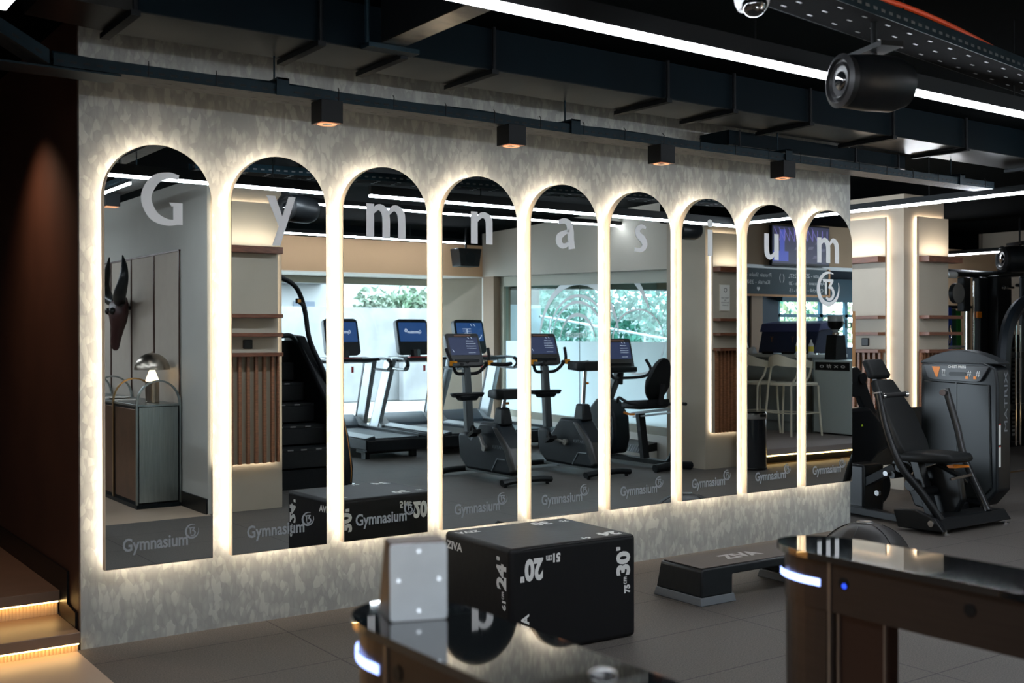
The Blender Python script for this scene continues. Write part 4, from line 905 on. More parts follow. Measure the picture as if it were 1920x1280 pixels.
g = G(t); g.tube([(13.45, 7.85, .0), (13.47, 7.85, .9), (13.52, 7.85, 1.45), (13.72, 7.85, 1.78), (14.1, 7.85, 1.95), (14.8, 7.85, 2.0)], .085, 8); g.build('curved_frame', mat('blue_black', (.018, .024, .032), .4, .3), t, smooth=True)
g = G(t); g.box(14.0, 15.2, 7.9, 7.96, .4, 2.25); g.build('back_plate', M_BLACK, t, bevel=.02)
g = G(t)
for x in (13.70, 13.80): g.cyl((x, 7.82, .1), (x, 7.82, 1.62), .012)
g.build('guide_rod', M_CHROME, t)
g = G(t); g.box(13.6, 14.6, 7.84, 7.9, 1.20, 1.28); g.box(13.6, 14.6, 7.84, 7.9, .55, .62); g.build('cross_bar', M_BLACK, t)
t.location.x -= .32
# kettlebell shelves at the very right
t = thing('kettlebell_rack', 'black two-tier rack carrying kettlebells at the right edge', 'rack', (14.5, 8.2, 0))
g = G(t); g.box(14.30, 15.6, 8.0, 8.5, .68, .72); g.box(14.30, 15.6, 8.0, 8.5, .99, 1.02) ; g.build('shelf', M_BLACK, t)
g = G(t); g.box(14.34, 14.40, 8.05, 8.45, 0, 1.5); g.build('upright', M_BLACK, t)
def kettlebell(loc, r, lab):
    t = thing('kettlebell', lab, 'kettlebell', loc, 0, 'kettlebells at the right edge')
    g = G(); g.ball((0, 0, r), r, (1, 1, .95), 20, 12); g.build('bell', M_BLACK, t, smooth=True)
    g = G(); g.tube([(-r*.55, 0, r*1.6), (-r*.62, 0, r*2.3), (-r*.3, 0, r*2.62), (r*.3, 0, r*2.62), (r*.62, 0, r*2.3), (r*.55, 0, r*1.6)], r*.14, 8); g.build('handle', M_CHROME, t, smooth=True)
kettlebell((14.52, 8.12, 1.021), .11, 'kettlebell with chrome handle on the upper tier of the right rack')
kettlebell((14.74, 8.12, 1.021), .11, 'second kettlebell on the upper tier, cut by the picture edge')
kettlebell((14.58, 8.35, .0005), .16, 'larger kettlebell standing on the floor under the rack')
# ================================================================== the side of the room seen in the mirrors
# ------------------------------------------------------------------ reception desk, lamp, horned skull
t = thing('reception_desk', 'low steel and bronze desk cabinet with arched metal hoops, in the leftmost mirror', 'desk', (3.16, 1.1, 0))
YD0, YD1 = 1.13, -2.4
g = G(t); g.box(2.99, 3.34, YD1, 1.10, .03, .885); g.build('carcass', M_DARKM, t)
g = G(t); g.box(2.975, 3.35, YD1, 1.125, .885, .905); g.build('top', M_STEEL, t, bevel=.003)
g = G(t); g.box(2.995, 3.335, 1.10, 1.118, .05, .88); g.build('end_panel', M_STEEL, t)
for k in range(5):
    y1 = 1.08-.70*k; g = G(t); g.box(2.976, 2.99, y1-.61, y1, .06, .86); g.build('door', mat('bronze_sheet', srgb(128, 96, 74), .35, .9, noise=.2, nscale=6), t, bevel=.003)
g = G(t); g.box(2.965, 3.35, YD1, 1.14, 0, .035); g.build('plinth', M_DARKM, t)
for k in range(5):
    y = 1.12-.70*k; P = [(2.972, y, .03), (2.972, y, .5), (2.972, y, .90)] + [(3.161-.189*math.cos(PI*i/14), y, .905+.205*math.sin(PI*i/14)) for i in range(15)] + [(3.35, y, .9), (3.35, y, .03)]
    g = G(t)
    for i in range(len(P)-1): g.bar(P[i], P[i+1], .032, .014, up=(0, 1, 0)) if False else g.bar(P[i], P[i+1], .014, .030, up=(0, 1, 0))
    g.build('hoop', M_BRASS if k == 1 else M_STEEL, t)
t = thing('mushroom_lamp', 'brushed metal mushroom table lamp glowing on the desk, in the leftmost mirror', 'table lamp', (3.178, .90, .906))
g = G(); g.lathe([(.0, 0), (.062, 0), (.062, .012), (.060, .014), (.060, .19), (.052, .195), (0, .195)], n=32); g.build('base', mat('satin_nickel', (.42, .37, .31), .28, 1), t, smooth=True)
g = G(); g.lathe([(.056, .194), (.056, .205), (.026, .285), (.02, .30)], n=32); g.build('glowing_cone', L_LAMP, t, smooth=True)
g = G(); P = [(.155*math.cos(a), .295+.150*math.sin(a)) for a in [PI/2*i/12 for i in range(13)]]; g.lathe(P[:-1]+[(.012, .446), (.010, .462), (0, .464)]+[(0, .440)]+[(.150*math.cos(a), .295+.145*math.sin(a)) for a in [PI/2*i/12 for i in range(11, -1, -1)]], n=40); g.build('shade', mat('satin_nickel', (.42, .37, .31), .28, 1), t, smooth=True)
pl = bpy.data.lights.new('lamp_bulb', 'POINT'); pl.energy = 22; pl.color = (1, .62, .34); pl.shadow_soft_size = .03
po = bpy.data.objects.new('lamp_bulb_light', pl); COL.objects.link(po); po.parent = t; po.location = (0, 0, .325)
for i, (y, a, w) in enumerate(((.28, .2, .2), (-.05, -.1, .24), (.05, .5, .2))):
    t = thing('magazine', ['small white leaflet on the desk beside the lamp', 'open white magazine further along the desk', 'white sheet lying on the open magazine'][i], 'magazine', (3.12, y, .9055+(.014 if i == 2 else 0)), a)
    g = G(); g.box(-.1, .1, -w/2, w/2, 0, .004 if i != 1 else .012); g.build('pages', M_WHITEPAINT, t)
t = thing('horned_skull', 'dark animal skull with long curved horns hung on the panelled wall, leftmost mirror', 'wall trophy', (3.25, -.33, 1.4))
MS = mat('dark_horn', (.012, .014, .015), .35); MK = mat('dark_red_bone', srgb(52, 22, 22), .45, bump=.5, bscale=18)
g = G(t)
def el(c, ry, rz, n=14, rx=.05): return [(c[0]+rx*math.cos(2*PI*q/n)*0 + (rx*math.cos(2*PI*q/n)), c[1]+ry*math.sin(2*PI*q/n), c[2]) for q in range(n)]
g.loft([el((3.27, -.33, 1.88), .07, 0, rx=.05), el((3.24, -.32, 1.82), .135, 0, rx=.085), el((3.23, -.30, 1.73), .14, 0, rx=.09), el((3.23, -.30, 1.65), .105, 0, rx=.08), el((3.23, -.33, 1.56), .06, 0, rx=.06), el((3.22, -.36, 1.46), .042, 0, rx=.05), el((3.22, -.37, 1.38), .028, 0, rx=.035), el((3.22, -.37, 1.36), .012, 0, rx=.015)])
g.build('skull', MK, t, smooth=True, ang=60)
g = G(t); g.ball((3.155, -.235, 1.745), .035); g.ball((3.155, -.37, 1.745), .035); g.build('eye_socket', M_BASE, t, smooth=True)
g = G(t); g.tube([(3.24, -.28, 1.83), (3.18, -.10, 1.875), (3.15, .06, 1.94), (3.15, .15, 2.05), (3.16, .14, 2.16), (3.17, .05, 2.27)], [.055, .062, .058, .045, .030, .006], 12); g.build('horn', MS, t, smooth=True)
g = G(t); g.tube([(3.24, -.42, 1.83), (3.22, -.60, 1.88), (3.20, -.66, 2.0), (3.20, -.58, 2.14), (3.19, -.46, 2.28)], [.05, .055, .05, .035, .006], 12); g.build('horn', MS, t, smooth=True)
g = G(t); g.tube([(3.25, -.22, 1.84), (3.2, -.12, 1.79), (3.2, -.05, 1.80)], .008, 6); g.cyl((3.27, -.33, 1.78), (3.368, -.33, 1.78), .02); g.build('wire', MS, t)
g = G(); g.box(3.362, 3.37, -5.4, 1.09, .13, 2.255); struct(g.build('wall_desk_panelling', mat('pale_fabric_panel', srgb(176, 166, 154), .85, noise=.05)))
g = G(); g.box(3.352, 3.37, -5.4, 1.10, 2.255, 2.270)
for k in range(9): y = 1.09-.70*k; g.box(3.354, 3.363, y-.012, y+.012, .13, 2.256)
struct(g.build('trim_5', mat('dark_bronze_strip', srgb(62, 38, 30), .4, .5)))

# ------------------------------------------------------------------ cafe end of the room (seen in the two right mirrors)
TANB = mat('cafe_tan', srgb(140, 118, 94), .8)
g = G(); g.loft([[(9.60, 1.42, 0), (9.72, 1.42, 0), (9.72, 1.42, ZC), (9.60, 1.42, ZC)], [(12.0, -.95, 0), (12.14, -.95, 0), (12.14, -.95, ZC), (12.0, -.95, ZC)]]); struct(g.build('wall_cafe_left', TANB))
g = G(); g.box(12.0, 13.5, -1.0, -.9, 0, ZC); g.box(13.5, 17.1, -1.0, -.9, 2.10, ZC); g.box(13.5, 17.1, -1.0, -.9, 0, 1.30); struct(g.build('wall_cafe_back', mat('cafe_navy', srgb(24, 44, 58), .6)))
g = G(); g.box(17.0, 17.1, -1.0, 2.4, 0, ZC); struct(g.build('wall_cafe_right', TANB))
g = G(); g.box(11.0, 17.0, .20, .27, 2.46, ZC); struct(g.build('wall_cafe_bulkhead', TANB))
g = G(); g.box(11.0, 15.8, .27, .285, 2.425, 2.475); struct(g.build('trim_6', mat('grey_metal_strip', (.25, .26, .26), .4, .5)))
g = G(); g.box(12.85, 13.1, -.9, -.86, .18, 2.4); struct(g.build('trim_7', mat('brown_jamb', srgb(140, 118, 98), 0.7)))
g = G(); g.box(12.45, 12.75, -.9, -.87, .18, 2.4); struct(g.build('trim_8', M_WHITEPAINT))
w3 = thing('window_3', None, None, (13.5, -.95, 1.3)); struct(w3)
g = G(w3)
for x in (13.5, 14.15, 14.75, 15.4): g.box(x, x+.07, -.98, -.93, 1.3, 2.1)
g.box(13.5, 17, -.98, -.93, 1.78, 1.83); g.box(13.5, 17, -.98, -.93, 2.04, 2.1)
g.build('window_frame', mat('teal_frame', srgb(70, 120, 138), .5), w3)
g = G(w3); g.box(13.5, 17, -.962, -.958, 1.3, 2.1); g.build('glass_pane', M_GLASS, w3)
decal('name_lettering', M_DARKM, w3, [('Hit the gym', (2.05, .03, .27), -X_, Z_, 1.9, .17, .01)])
t = thing('wall_cupboard', 'dark teal overhead valance above the cafe window, in the mirror', 'cupboard', (13.4, -.85, 2.02))
g = G(); g.box(0, 3.4, 0, .12, 0, .36); g.build('body', mat('teal_dark', srgb(22, 66, 82), .5), t)
# chalkboard and television
t = thing('chalkboard', 'dark menu chalkboard with handwritten prices above the cafe counter, in the mirror', 'chalkboard', (11.02, .30, 2.035))
g = G(); g.box(0, 1.86, -.01, .008, .03, .385); g.build('board', mat('slate', srgb(50, 66, 72), .7, noise=.2, nscale=4), t)
g = G(); g.box(-.03, 1.89, -.015, .02, 0, .03); g.box(1.86, 1.89, -.015, .02, .03, .40); g.box(-.03, 0, -.015, .02, .03, .40); g.build('frame', M_OAK, t)
MCH = mat('chalk', (.6, .62, .62), .9)
# real text reads from the viewer standing at +y looking to -y : x runs right to left
decal('chalk_writing', MCH, t, [('Ic Latte - 25TL', (1.82-.05, .0095, .27), -X_, Z_, .46, .055), ('Americano - 20', (1.78, .0095, .17), -X_, Z_, .46, .05), ('Churchill - 15', (1.75, .0095, .07), -X_, Z_, .42, .05),
      ('Protein Shake - 300TL', (.95, .0095, .27), -X_, Z_, .72, .055), ('Karisik - 350TL', (.92, .0095, .17), -X_, Z_, .55, .055), ('(', (1.22, .0095, .2), -X_, Z_, .03, .12), (')', (1.15, .0095, .2), -X_, Z_, .03, .12)] + [([[(.5+.5*math.sin(a)**3, .55+.45*(13*math.cos(a)-5*math.cos(2*a)-2*math.cos(3*a)-math.cos(4*a))/17) for a in [2*PI*q/24 for q in range(24)]]], (.72, .0095, .06), -X_, Z_, .06, .08)])
t = thing('television', 'wall television with a purple stage picture above the chalkboard, in the mirror', 'television', (12.38, .345, 2.47))
g = G(); g.box(-.46, .46, -.03, .02, 0, .56); g.build('housing', M_BLACK, t, bevel=.004)
g = G(); g.box(-.445, .445, .0201, .022, .03, .545); g.build('screen', None or emit('purple_screen', (.018, .016, .05), .8), t)
LS1 = emit('screen_violet', (.16, .12, .42), 1.0); LS2 = emit('screen_blue', (.04, .06, .36), .8); LS3 = emit('screen_grey', (.08, .075, .12), .9)
g = G()
for k in range(6): g.prism([(-.42+k*.1, .53), (-.41+k*.1, .53), (-.29+k*.1, .34), (-.30+k*.1, .34)], 'xz', .0222, .0226)
for k in range(8): x = .40-k*.1; g.box(x, x+.012, .0222, .0226, .36, .5)
g.build('screen_picture_print', LS1, t)
g = G(); g.box(-.44, -.12, .0222, .0224, .06, .2); g.box(-.30, -.2, .0222, .0225, .2, .5); g.build('screen_picture_print', LS2, t)
g = G()
for k, (x, z) in enumerate(((.1, .1), (.25, .2), (.0, .22), (.35, .09), (.15, .3))): g.prism([(x, z), (x+.1, z+.01), (x+.13, z+.05), (x+.03, z+.045)], 'xz', .0222, .0226)
g.build('screen_picture_print', LS3, t)
g = G(); g.box(-.1, .1, -.075, -.03, .2, .4); g.build('wall_mount', M_BLACKM, t)
# counter
t = thing('bar_counter', 'pale steel bar counter on the cafe platform, in the mirror', 'counter', (12.2, .1, .178))
CM = mat('grey_counter_front', srgb(160, 170, 168), .5, .2, noise=.15, nscale=3)
g = G(t); g.box(11.98, 12.6, -.6, .80, .178, 1.195); g.build('front', CM, t)
g = G(t); g.box(11.84, 12.65, -.62, .84, 1.195, 1.235); g.build('worktop', mat('pale_steel_top', srgb(186, 190, 186), .35, .4), t, bevel=.004)
g = G(t); g.box(11.965, 11.98, .74, .80, .178, 1.195); g.box(11.968, 11.98, -.6, .8, .3, .32); g.build('post', M_STEEL, t)
t = thing('dishwasher', 'steel undercounter unit with dark control strip beside the counter, right mirror', 'kitchen appliance', (12.3, 1.05, .178))
g = G(t); g.box(11.93, 12.6, .86, 1.50, .2, 1.16); g.build('body', mat('pale_steel_body', srgb(186, 196, 194), .45, .2), t, bevel=.006)
g = G(t); g.box(11.915, 11.93, .90, 1.46, 1.03, 1.14); g.build('control_strip', M_BASE, t)
decal('control_marks', M_WHITE, t, [('o x # o', (11.913-12.3, .92-1.05+.48, 1.06-.178), -Y_, Z_, .42, .05)])
g = G(t); g.box(11.96, 12.55, .9, 1.46, .178, .2); g.build('foot', M_BASE, t)
MN = mat('navy_enamel', srgb(34, 44, 70), .35)
t = thing('coffee_machine', 'navy blue espresso machine on the bar counter, in the mirror', 'coffee machine', (12.25, .55, 1.236))
g = G(t); g.prism([(12.02, 1.25), (12.10, 1.55), (12.40, 1.62), (12.5, 1.62), (12.5, 1.25)], 'xz', .02, .80); g.build('body', MN, t, bevel=.012)
g = G(t); g.prism([(12.075, 1.54), (12.12, 1.66), (12.5, 1.70), (12.5, 1.60), (12.1, 1.56)], 'xz', .0, .82); g.build('top_hood', mat('navy_light', srgb(66, 72, 112), .35), t, bevel=.008)
g = G(t)
for (y, x) in ((.05, 12.1), (.77, 12.1)): g.cyl((x, y, 1.236), (x, y, 1.26), .03)
g.build('foot', M_CHROME, t)
decal('name_lettering', mat('copper_emblem', srgb(170, 120, 80), .4, .6), t, [('Y', (12.055-12.25-.012, .25-.55+.03, 1.40-1.236), -Y_, Z_, .05, .08), ('Y', (12.055-12.25-.012, .62-.55+.03, 1.40-1.236), -Y_, Z_, .05, .08)])
g = G(t); g.cyl((11.98, .15, 1.255), (11.98, .32, 1.255), .02); g.cyl((11.98, .5, 1.255), (11.98, .7, 1.255), .02); g.build('portafilter', M_BASE, t)
t = thing('coffee_grinder', 'black coffee grinder with clear hopper at the counter end, rightmost mirror', 'coffee grinder', (12.15, 1.02, 1.236-.07))
g = G(t); g.loft([[(12.05, .94, 1.166), (12.27, .94, 1.166), (12.27, 1.14, 1.166), (12.05, 1.14, 1.166)], [(12.08, .95, 1.5), (12.25, .95, 1.5), (12.25, 1.13, 1.5), (12.08, 1.13, 1.5)]]); g.build('body', M_BLACK, t, bevel=.01)
g = G(t); g.lathe([(.05, 1.50), (.05, 1.53), (.03, 1.54)], (12.16, 1.04, 0), 24); g.build('collar', M_CHROME, t)
g = G(t); g.lathe([(.035, 1.54), (.10, 1.62), (.105, 1.75), (.10, 1.76), (0, 1.76)], (12.16, 1.04, 0), 24); g.build('hopper', mat('smoky_hopper', (.35, .38, .38), .15), t, smooth=True)
g = G(t); g.lathe([(.038, 1.545), (.102, 1.62), (.106, 1.68), (0, 1.685)], (12.16, 1.04, 0), 24); g.build('beans', M_BASE, t, smooth=True)
t = thing('cleaner_bottle', 'white bottle with yellow label between espresso machine and grinder', 'bottle', (11.95, .80, 1.236))
g = G(); g.lathe([(0, 0), (.033, 0), (.035, .02), (.035, .13), (.012, .17), (.012, .20), (0, .2)], n=20); g.build('bottle', M_WHITEP, t, smooth=True)
g = G(); g.lathe([(.0357, .04), (.0357, .11)], n=20); g.build('bottle_label', mat('yellow_label', srgb(220, 200, 60), .5), t)
for i, (y, r, h, lab, m) in enumerate(((-.32, .07, .20, 'white jug at the left of the counter', M_WHITEP), (-.16, .028, .16, 'slim white bottle on the counter', M_WHITEP), (-.05, .05, .10, 'small white packet beside the espresso machine', M_WHITEP), (-.23, .02, .07, 'small glass on the counter', M_SILVER))):
    t = thing(['milk_jug', 'sauce_bottle', 'paper_packet', 'small_glass'][i], lab+', in the mirror', ['jug', 'bottle', 'packet', 'glass'][i], (11.98, y, 1.236))
    g = G()
    if i == 2: g.loft([[(-.05, -.05, 0), (.05, -.05, 0), (.05, .05, 0), (-.05, .05, 0)], [(-.035, -.06, .07), (.03, -.05, .08), (.03, .03, .09), (-.03, .04, .10)]])
    else: g.lathe([(0, 0), (r, 0), (r*1.02, h*.6), (r*.5 if i == 1 else r, h*.85), (r*.4 if i == 1 else r*.95, h), (0, h)], n=20)
    g.build('body', m, t, smooth=(i != 2))
    if i == 0: g = G(); g.tube([(0, -r, h*.8), (0, -r-.05, h*.7), (0, -r-.04, h*.3), (0, -r, h*.25)], .008, 6); g.build('handle', M_BASE, t)
# bar stools
def stool(label, loc, rz):
    t = thing('bar_stool', label, 'bar stool', loc, rz, 'cream bar stools')
    # local: sitter faces +x ; back at -x
    g = G(); g.loft([[(x*.20+.02, y*.20, .66+.0) for x, y in rrect(2, 2, .6, 4)], [(x*.205+.02, y*.205, .69) for x, y in rrect(2, 2, .6, 4)], [(x*.19+.02, y*.19, .70) for x, y in rrect(2, 2, .6, 4)]]); g.build('seat', M_STOOL, t, smooth=True)
    n = 14; rings = []
    for i in range(n+1):
        a = math.radians(90+180*i/n); cx, cy = .0+.21*math.cos(a), .215*math.sin(a); h = .115+.03*math.cos(2*PI*(i/n-.5)); zc = 1.0-.01*abs(i-n/2)
        nx, ny = math.cos(a), math.sin(a); th = .012
        rings.append([(cx+nx*th, cy+ny*th, zc-h/2), (cx+nx*th, cy+ny*th, zc+h/2), (cx-nx*th, cy-ny*th, zc+h/2), (cx-nx*th, cy-ny*th, zc-h/2)])
    g = G(); g.loft(rings); g.build('backrest', M_STOOL, t, smooth=True)
    for s in (-1, 1):
        g = G(); g.tube([(-.01, .215*s, .98), (-.06, .21*s, .8), (-.14, .18*s, .66), (-.16, .19*s, .45), (-.19, .21*s, 0)], .014, 8); g.build('leg', M_STOOL, t, smooth=True)
        g = G(); g.tube([(.19, .17*s, .66), (.20, .19*s, .3), (.22, .21*s, 0)], .014, 8); g.build('leg', M_STOOL, t, smooth=True)
    g = G(); g.tube([(-.165, .20, .3), (.20, .195, .3), (.20, -.195, .3), (-.165, -.20, .3), (-.165, .2, .3)], .009, 6, smooth=False); g.build('footrest', M_STOOL, t)
    return t
stool('cream bar stool at the counter, left one in the eighth mirror', (11.50, .48, .178), math.radians(8))
stool('cream bar stool at the counter, nearer the steel unit', (11.50, .98, .178), math.radians(-6))
t = thing('waste_bin', 'tall round black bin with chrome lid in front of the shelf pillar, in the mirror', 'waste bin', (9.47, 2.24, 0))
g = G(); g.lathe([(0, .0), (.165, 0), (.168, .02), (.16, .03)], n=36); g.build('base_ring', M_BASE, t, smooth=True)
g = G(); g.lathe([(.160, .03), (.160, .565), (.155, .57)], n=36); g.build('body', mat('glossy_black_enamel', (.01, .011, .013), .12, coat=.5), t, smooth=True)
g = G(); g.lathe([(.162, .565), (.168, .58), (.168, .63), (.155, .645), (0, .645)], n=36); g.build('lid', M_CHROME, t, smooth=True)
g = G(); g.obox((0, .165, .608), (.09, .012, .03)); g.build('sensor_window', M_BASE, t)

# ------------------------------------------------------------------ treadmills
MB2 = mat('gym_shell_black', (0.009, 0.013, 0.017), .42)
def treadmill(label, loc, screen):
    t = thing('treadmill', label, 'treadmill', loc, 0, 'treadmills at the window')
    g = G(); g.box(-.30, .30, -1.62, -.03, .245, .262); g.build('belt', mat('running_belt', (.02, .024, .03), .45), t)
    for s in (-1, 1):
        g = G(); g.loft([[(s*.30, .0, .13), (s*.43, .0, .13), (s*.43, .0, .25), (s*.30, .0, .285)], [(s*.30, -1.60, .13), (s*.43, -1.60, .13), (s*.43, -1.60, .26), (s*.30, -1.60, .30)]]); g.build('side_rail', MB2, t, bevel=.006)
        g = G(); g.loft([[(s*.305, -.02, .288), (s*.42, -.02, .262), (s*.42, -.02, .268), (s*.305, -.02, .295)], [(s*.305, -1.58, .302), (s*.42, -1.58, .272), (s*.42, -1.58, .278), (s*.305, -1.58, .309)]]); g.build('foot_rail', M_SILVER, t)
        g = G(); g.loft([[(s*.30, -1.56, .14), (s*.45, -1.56, .14), (s*.45, -1.56, .27), (s*.32, -1.56, .30)], [(s*.30, -1.75, .14), (s*.46, -1.75, .14), (s*.45, -1.75, .38), (s*.32, -1.75, .42)], [(s*.28, -2.1, .14), (s*.40, -2.1, .14), (s*.38, -2.1, .25), (s*.28, -2.1, .28)]]); g.build('side_cover', M_SILVER, t, smooth=True)
        g = G(); g.loft([[(s*.40, -1.90, .22), (s*.46, -1.90, .22), (s*.46, -1.66, .22), (s*.40, -1.66, .22)], [(s*.36, -1.50, 1.20), (s*.43, -1.50, 1.20), (s*.43, -1.28, 1.20), (s*.36, -1.28, 1.20)]]); g.build('upright', M_SILVER, t, bevel=.01)
        g = G(); g.loft([[(s*.395, -1.92, .22), (s*.455, -1.92, .22), (s*.455, -1.89, .22), (s*.395, -1.89, .22)], [(s*.355, -1.535, 1.20), (s*.405, -1.535, 1.20), (s*.405, -1.495, 1.20), (s*.355, -1.495, 1.20)]]); g.build('upright_trim', M_BLACK, t)
        g = G(); g.tube([(s*.40, -1.45, 1.19), (s*.42, -1.15, 1.20), (s*.42, -.95, 1.18), (s*.42, -.90, 1.12), (s*.42, -.95, 1.05), (s*.41, -1.35, 1.06)], .024, 8, flat=.8); g.build('side_handle', M_SILVER, t, smooth=True)
        g = G(); g.tube([(s*.42, -.97, 1.185), (s*.42, -.905, 1.15), (s*.42, -.90, 1.10), (s*.42, -.96, 1.055)], .028, 8); g.build('handle_grip', M_BLACK, t, smooth=True)
    g = G(); g.loft([[(-.31, -1.60, .20), (.31, -1.60, .20), (.31, -1.60, .30), (-.31, -1.60, .30)], [(-.33, -1.78, .16), (.33, -1.78, .16), (.33, -1.78, .43), (-.33, -1.78, .43)], [(-.33, -1.95, .15), (.33, -1.95, .15), (.33, -1.95, .42), (-.33, -1.95, .42)], [(-.28, -2.15, .12), (.28, -2.15, .12), (.28, -2.15, .24), (-.28, -2.15, .24)]]); g.build('motor_hood', mat('blue_grey_shell', (.06, .08, .10), .4), t, smooth=True, ang=50)
    g = G(); g.box(-.42, .42, -.10, .015, .10, .245); g.build('rear_cap', M_BLACK, t, bevel=.015)
    g = G(); g.box(-.30, .30, -.5, -.2, .06, .12); g.box(-.36, -.30, -.25, -.15, 0, .12); g.box(.30, .36, -.25, -.15, 0, .12); g.box(-.36, -.28, -1.95, -1.85, 0, .16); g.box(.28, .36, -1.95, -1.85, 0, .16); g.build('foot', M_BLACK, t)
    g = G(); g.loft([[(-.40, -1.50, 1.13), (.40, -1.50, 1.13), (.40, -1.30, 1.15), (-.40, -1.30, 1.15)], [(-.38, -1.50, 1.22), (.38, -1.50, 1.22), (.38, -1.30, 1.20), (-.38, -1.30, 1.20)]]); g.tube([(-.42, -1.2, 1.19), (-.2, -1.17, 1.185), (.2, -1.17, 1.185), (.42, -1.2, 1.19)], .022, 8); g.build('control_shelf', M_BLACK, t, bevel=.01)
    g = G(); g.box(-.18, .18, -1.31, -1.24, 1.205, 1.215); g.build('keypad', M_RED, t)
    g = G(); g.box(-.03, .0, -1.16, -1.14, 1.02, 1.10); g.build('safety_clip', M_RED, t)
    g = G(); g.tube([(0, -1.42, 1.2), (0, -1.44, 1.3)], .08, 10); g.build('console_neck', M_BLACK, t)
    # tilted console
    rot = math.radians(-14)
    def CP(x, d, z): c, s = math.cos(rot), math.sin(rot); return (x, -1.42 + d*c + z*s, 1.24 + z*c - d*s)
    g = G(); R1 = rrect(.50, .50, .06, 5, 0, .25)
    g.loft([[CP(a*.98, -.07, b*.99+.01) for a, b in R1], [CP(a, -.02, b) for a, b in R1], [CP(a, .015, b) for a, b in R1], [CP(a*.97, .022, b*.98+.005) for a, b in R1]]); g.build('console', MB2, t, smooth=True, ang=35)
    g = G(); g.loft([[CP(a, .0225, b) for a, b in rrect(.44, .27, .01, 2, 0, .315)], [CP(a, .0235, b) for a, b in rrect(.44, .27, .01, 2, 0, .315)]]); g.build('screen', L_SCREEN, t)
    # the user stands at +y looking to -y : text runs to -x
    o = Vector(CP(0, .0245, 0)); up = (Vector(CP(0, .0245, 1))-o)
    if screen == 'name': it = [('Gymnasium', Vector(CP(.13, .0245, .28)), -X_, up, .22, .06), (thirteen(), Vector(CP(-.09, .0245, .315)), -X_, up, .05, .05)]
    else: it = [('/ /', Vector(CP(.10, .0245, .40)), -X_, up, .08, .03), ('Gymnasium', Vector(CP(.02, .0245, .35)), -X_, up, .14, .02), ('uygulama', Vector(CP(.02, .0245, .32)), -X_, up, .14, .015), ('uyelik', Vector(CP(.02, .0245, .29)), -X_, up, .12, .015), (ribbon([(math.cos(a)*.5+.5, math.sin(a)*.5+.5, .03) for a in [math.radians(200+i*14) for i in range(14)]], smooth=False), Vector(CP(.2, .0245, .19)), -X_, up, .25, .25)]
    decal('screen_lettering', L_SCRTXT, t, it)
    return t
treadmill('treadmill half hidden behind the stair climber, in the second and third mirrors', (6.77, -1.02, 0), 'name')
treadmill('treadmill with a blue screen in the middle of the third mirror', (7.86, -1.02, 0), 'name')
treadmill('treadmill behind the low-saddle bike, in the fourth mirror', (8.80, -1.02, 0), 'info')

# ------------------------------------------------------------------ upright bikes
def bike_console(t, y, z, w=.42, h=.36, tilt=-22, x=0.0):
    rot = math.radians(tilt)
    def CP(a, d, b): c, s = math.cos(rot), math.sin(rot); return (x+a, y + d*c + b*s, z + b*c - d*s)
    R1 = rrect(w, h, .03, 4, 0, h/2)
    g = G(); g.loft([[CP(a*.97, -.05, b*.98+.003) for a, b in R1], [CP(a, -.02, b) for a, b in R1], [CP(a, .012, b) for a, b in R1], [CP(a*.97, .018, b*.98+.003) for a, b in R1]]); g.build('console', mat('console_grey', (.045, .042, .042), .4), t, smooth=True, ang=35)
    g = G(); g.loft([[CP(a, .0185, b) for a, b in rrect(w*.86, h*.54, .006, 2, 0, h*.60)], [CP(a, .0195, b) for a, b in rrect(w*.86, h*.54, .006, 2, 0, h*.60)]]); g.build('screen', L_SCRDK, t)
    g = G(); g.loft([[CP(a, .0185, b) for a, b in rrect(w*.7, h*.09, .006, 2, 0, h*.16)], [CP(a, .035, b) for a, b in rrect(w*.7, h*.07, .006, 2, 0, h*.15)]]); g.build('holder', M_BLACK, t)
    g = G(); g.loft([[CP(a, .0185, b) for a, b in rrect(w*.5, h*.04, .006, 2, 0, h*.93)], [CP(a, .0195, b) for a, b in rrect(w*.5, h*.04, .006, 2, 0, h*.93)]]); g.build('speaker_strip', mat('copper_strip', srgb(140, 100, 84), .4), t)
    up = Vector(CP(0, .02, 1))-Vector(CP(0, .02, 0)); T = lambda a, b: Vector(CP(a, .0202, b))
    decal('screen_lettering', L_SCRTXT, t, [('Gymnasium', T(.03, h*.74), -X_, up, .11, .014) if False else ('uyelik', T(.13, h*.74), -X_, up, .10, .014), ('Gymnasium', T(.15, h*.66), -X_, up, .12, .012), ('mobil', T(.15, h*.59), -X_, up, .12, .010), ('uygulama', T(.15, h*.52), -X_, up, .12, .010), ('Gymnasium', T(.13, h*.38), -X_, up, .09, .012), ('/', T(-.14, h*.42), -X_, up, .02, .03), ('/ /', T(.12, h*.83), -X_, up, .06, .02)])
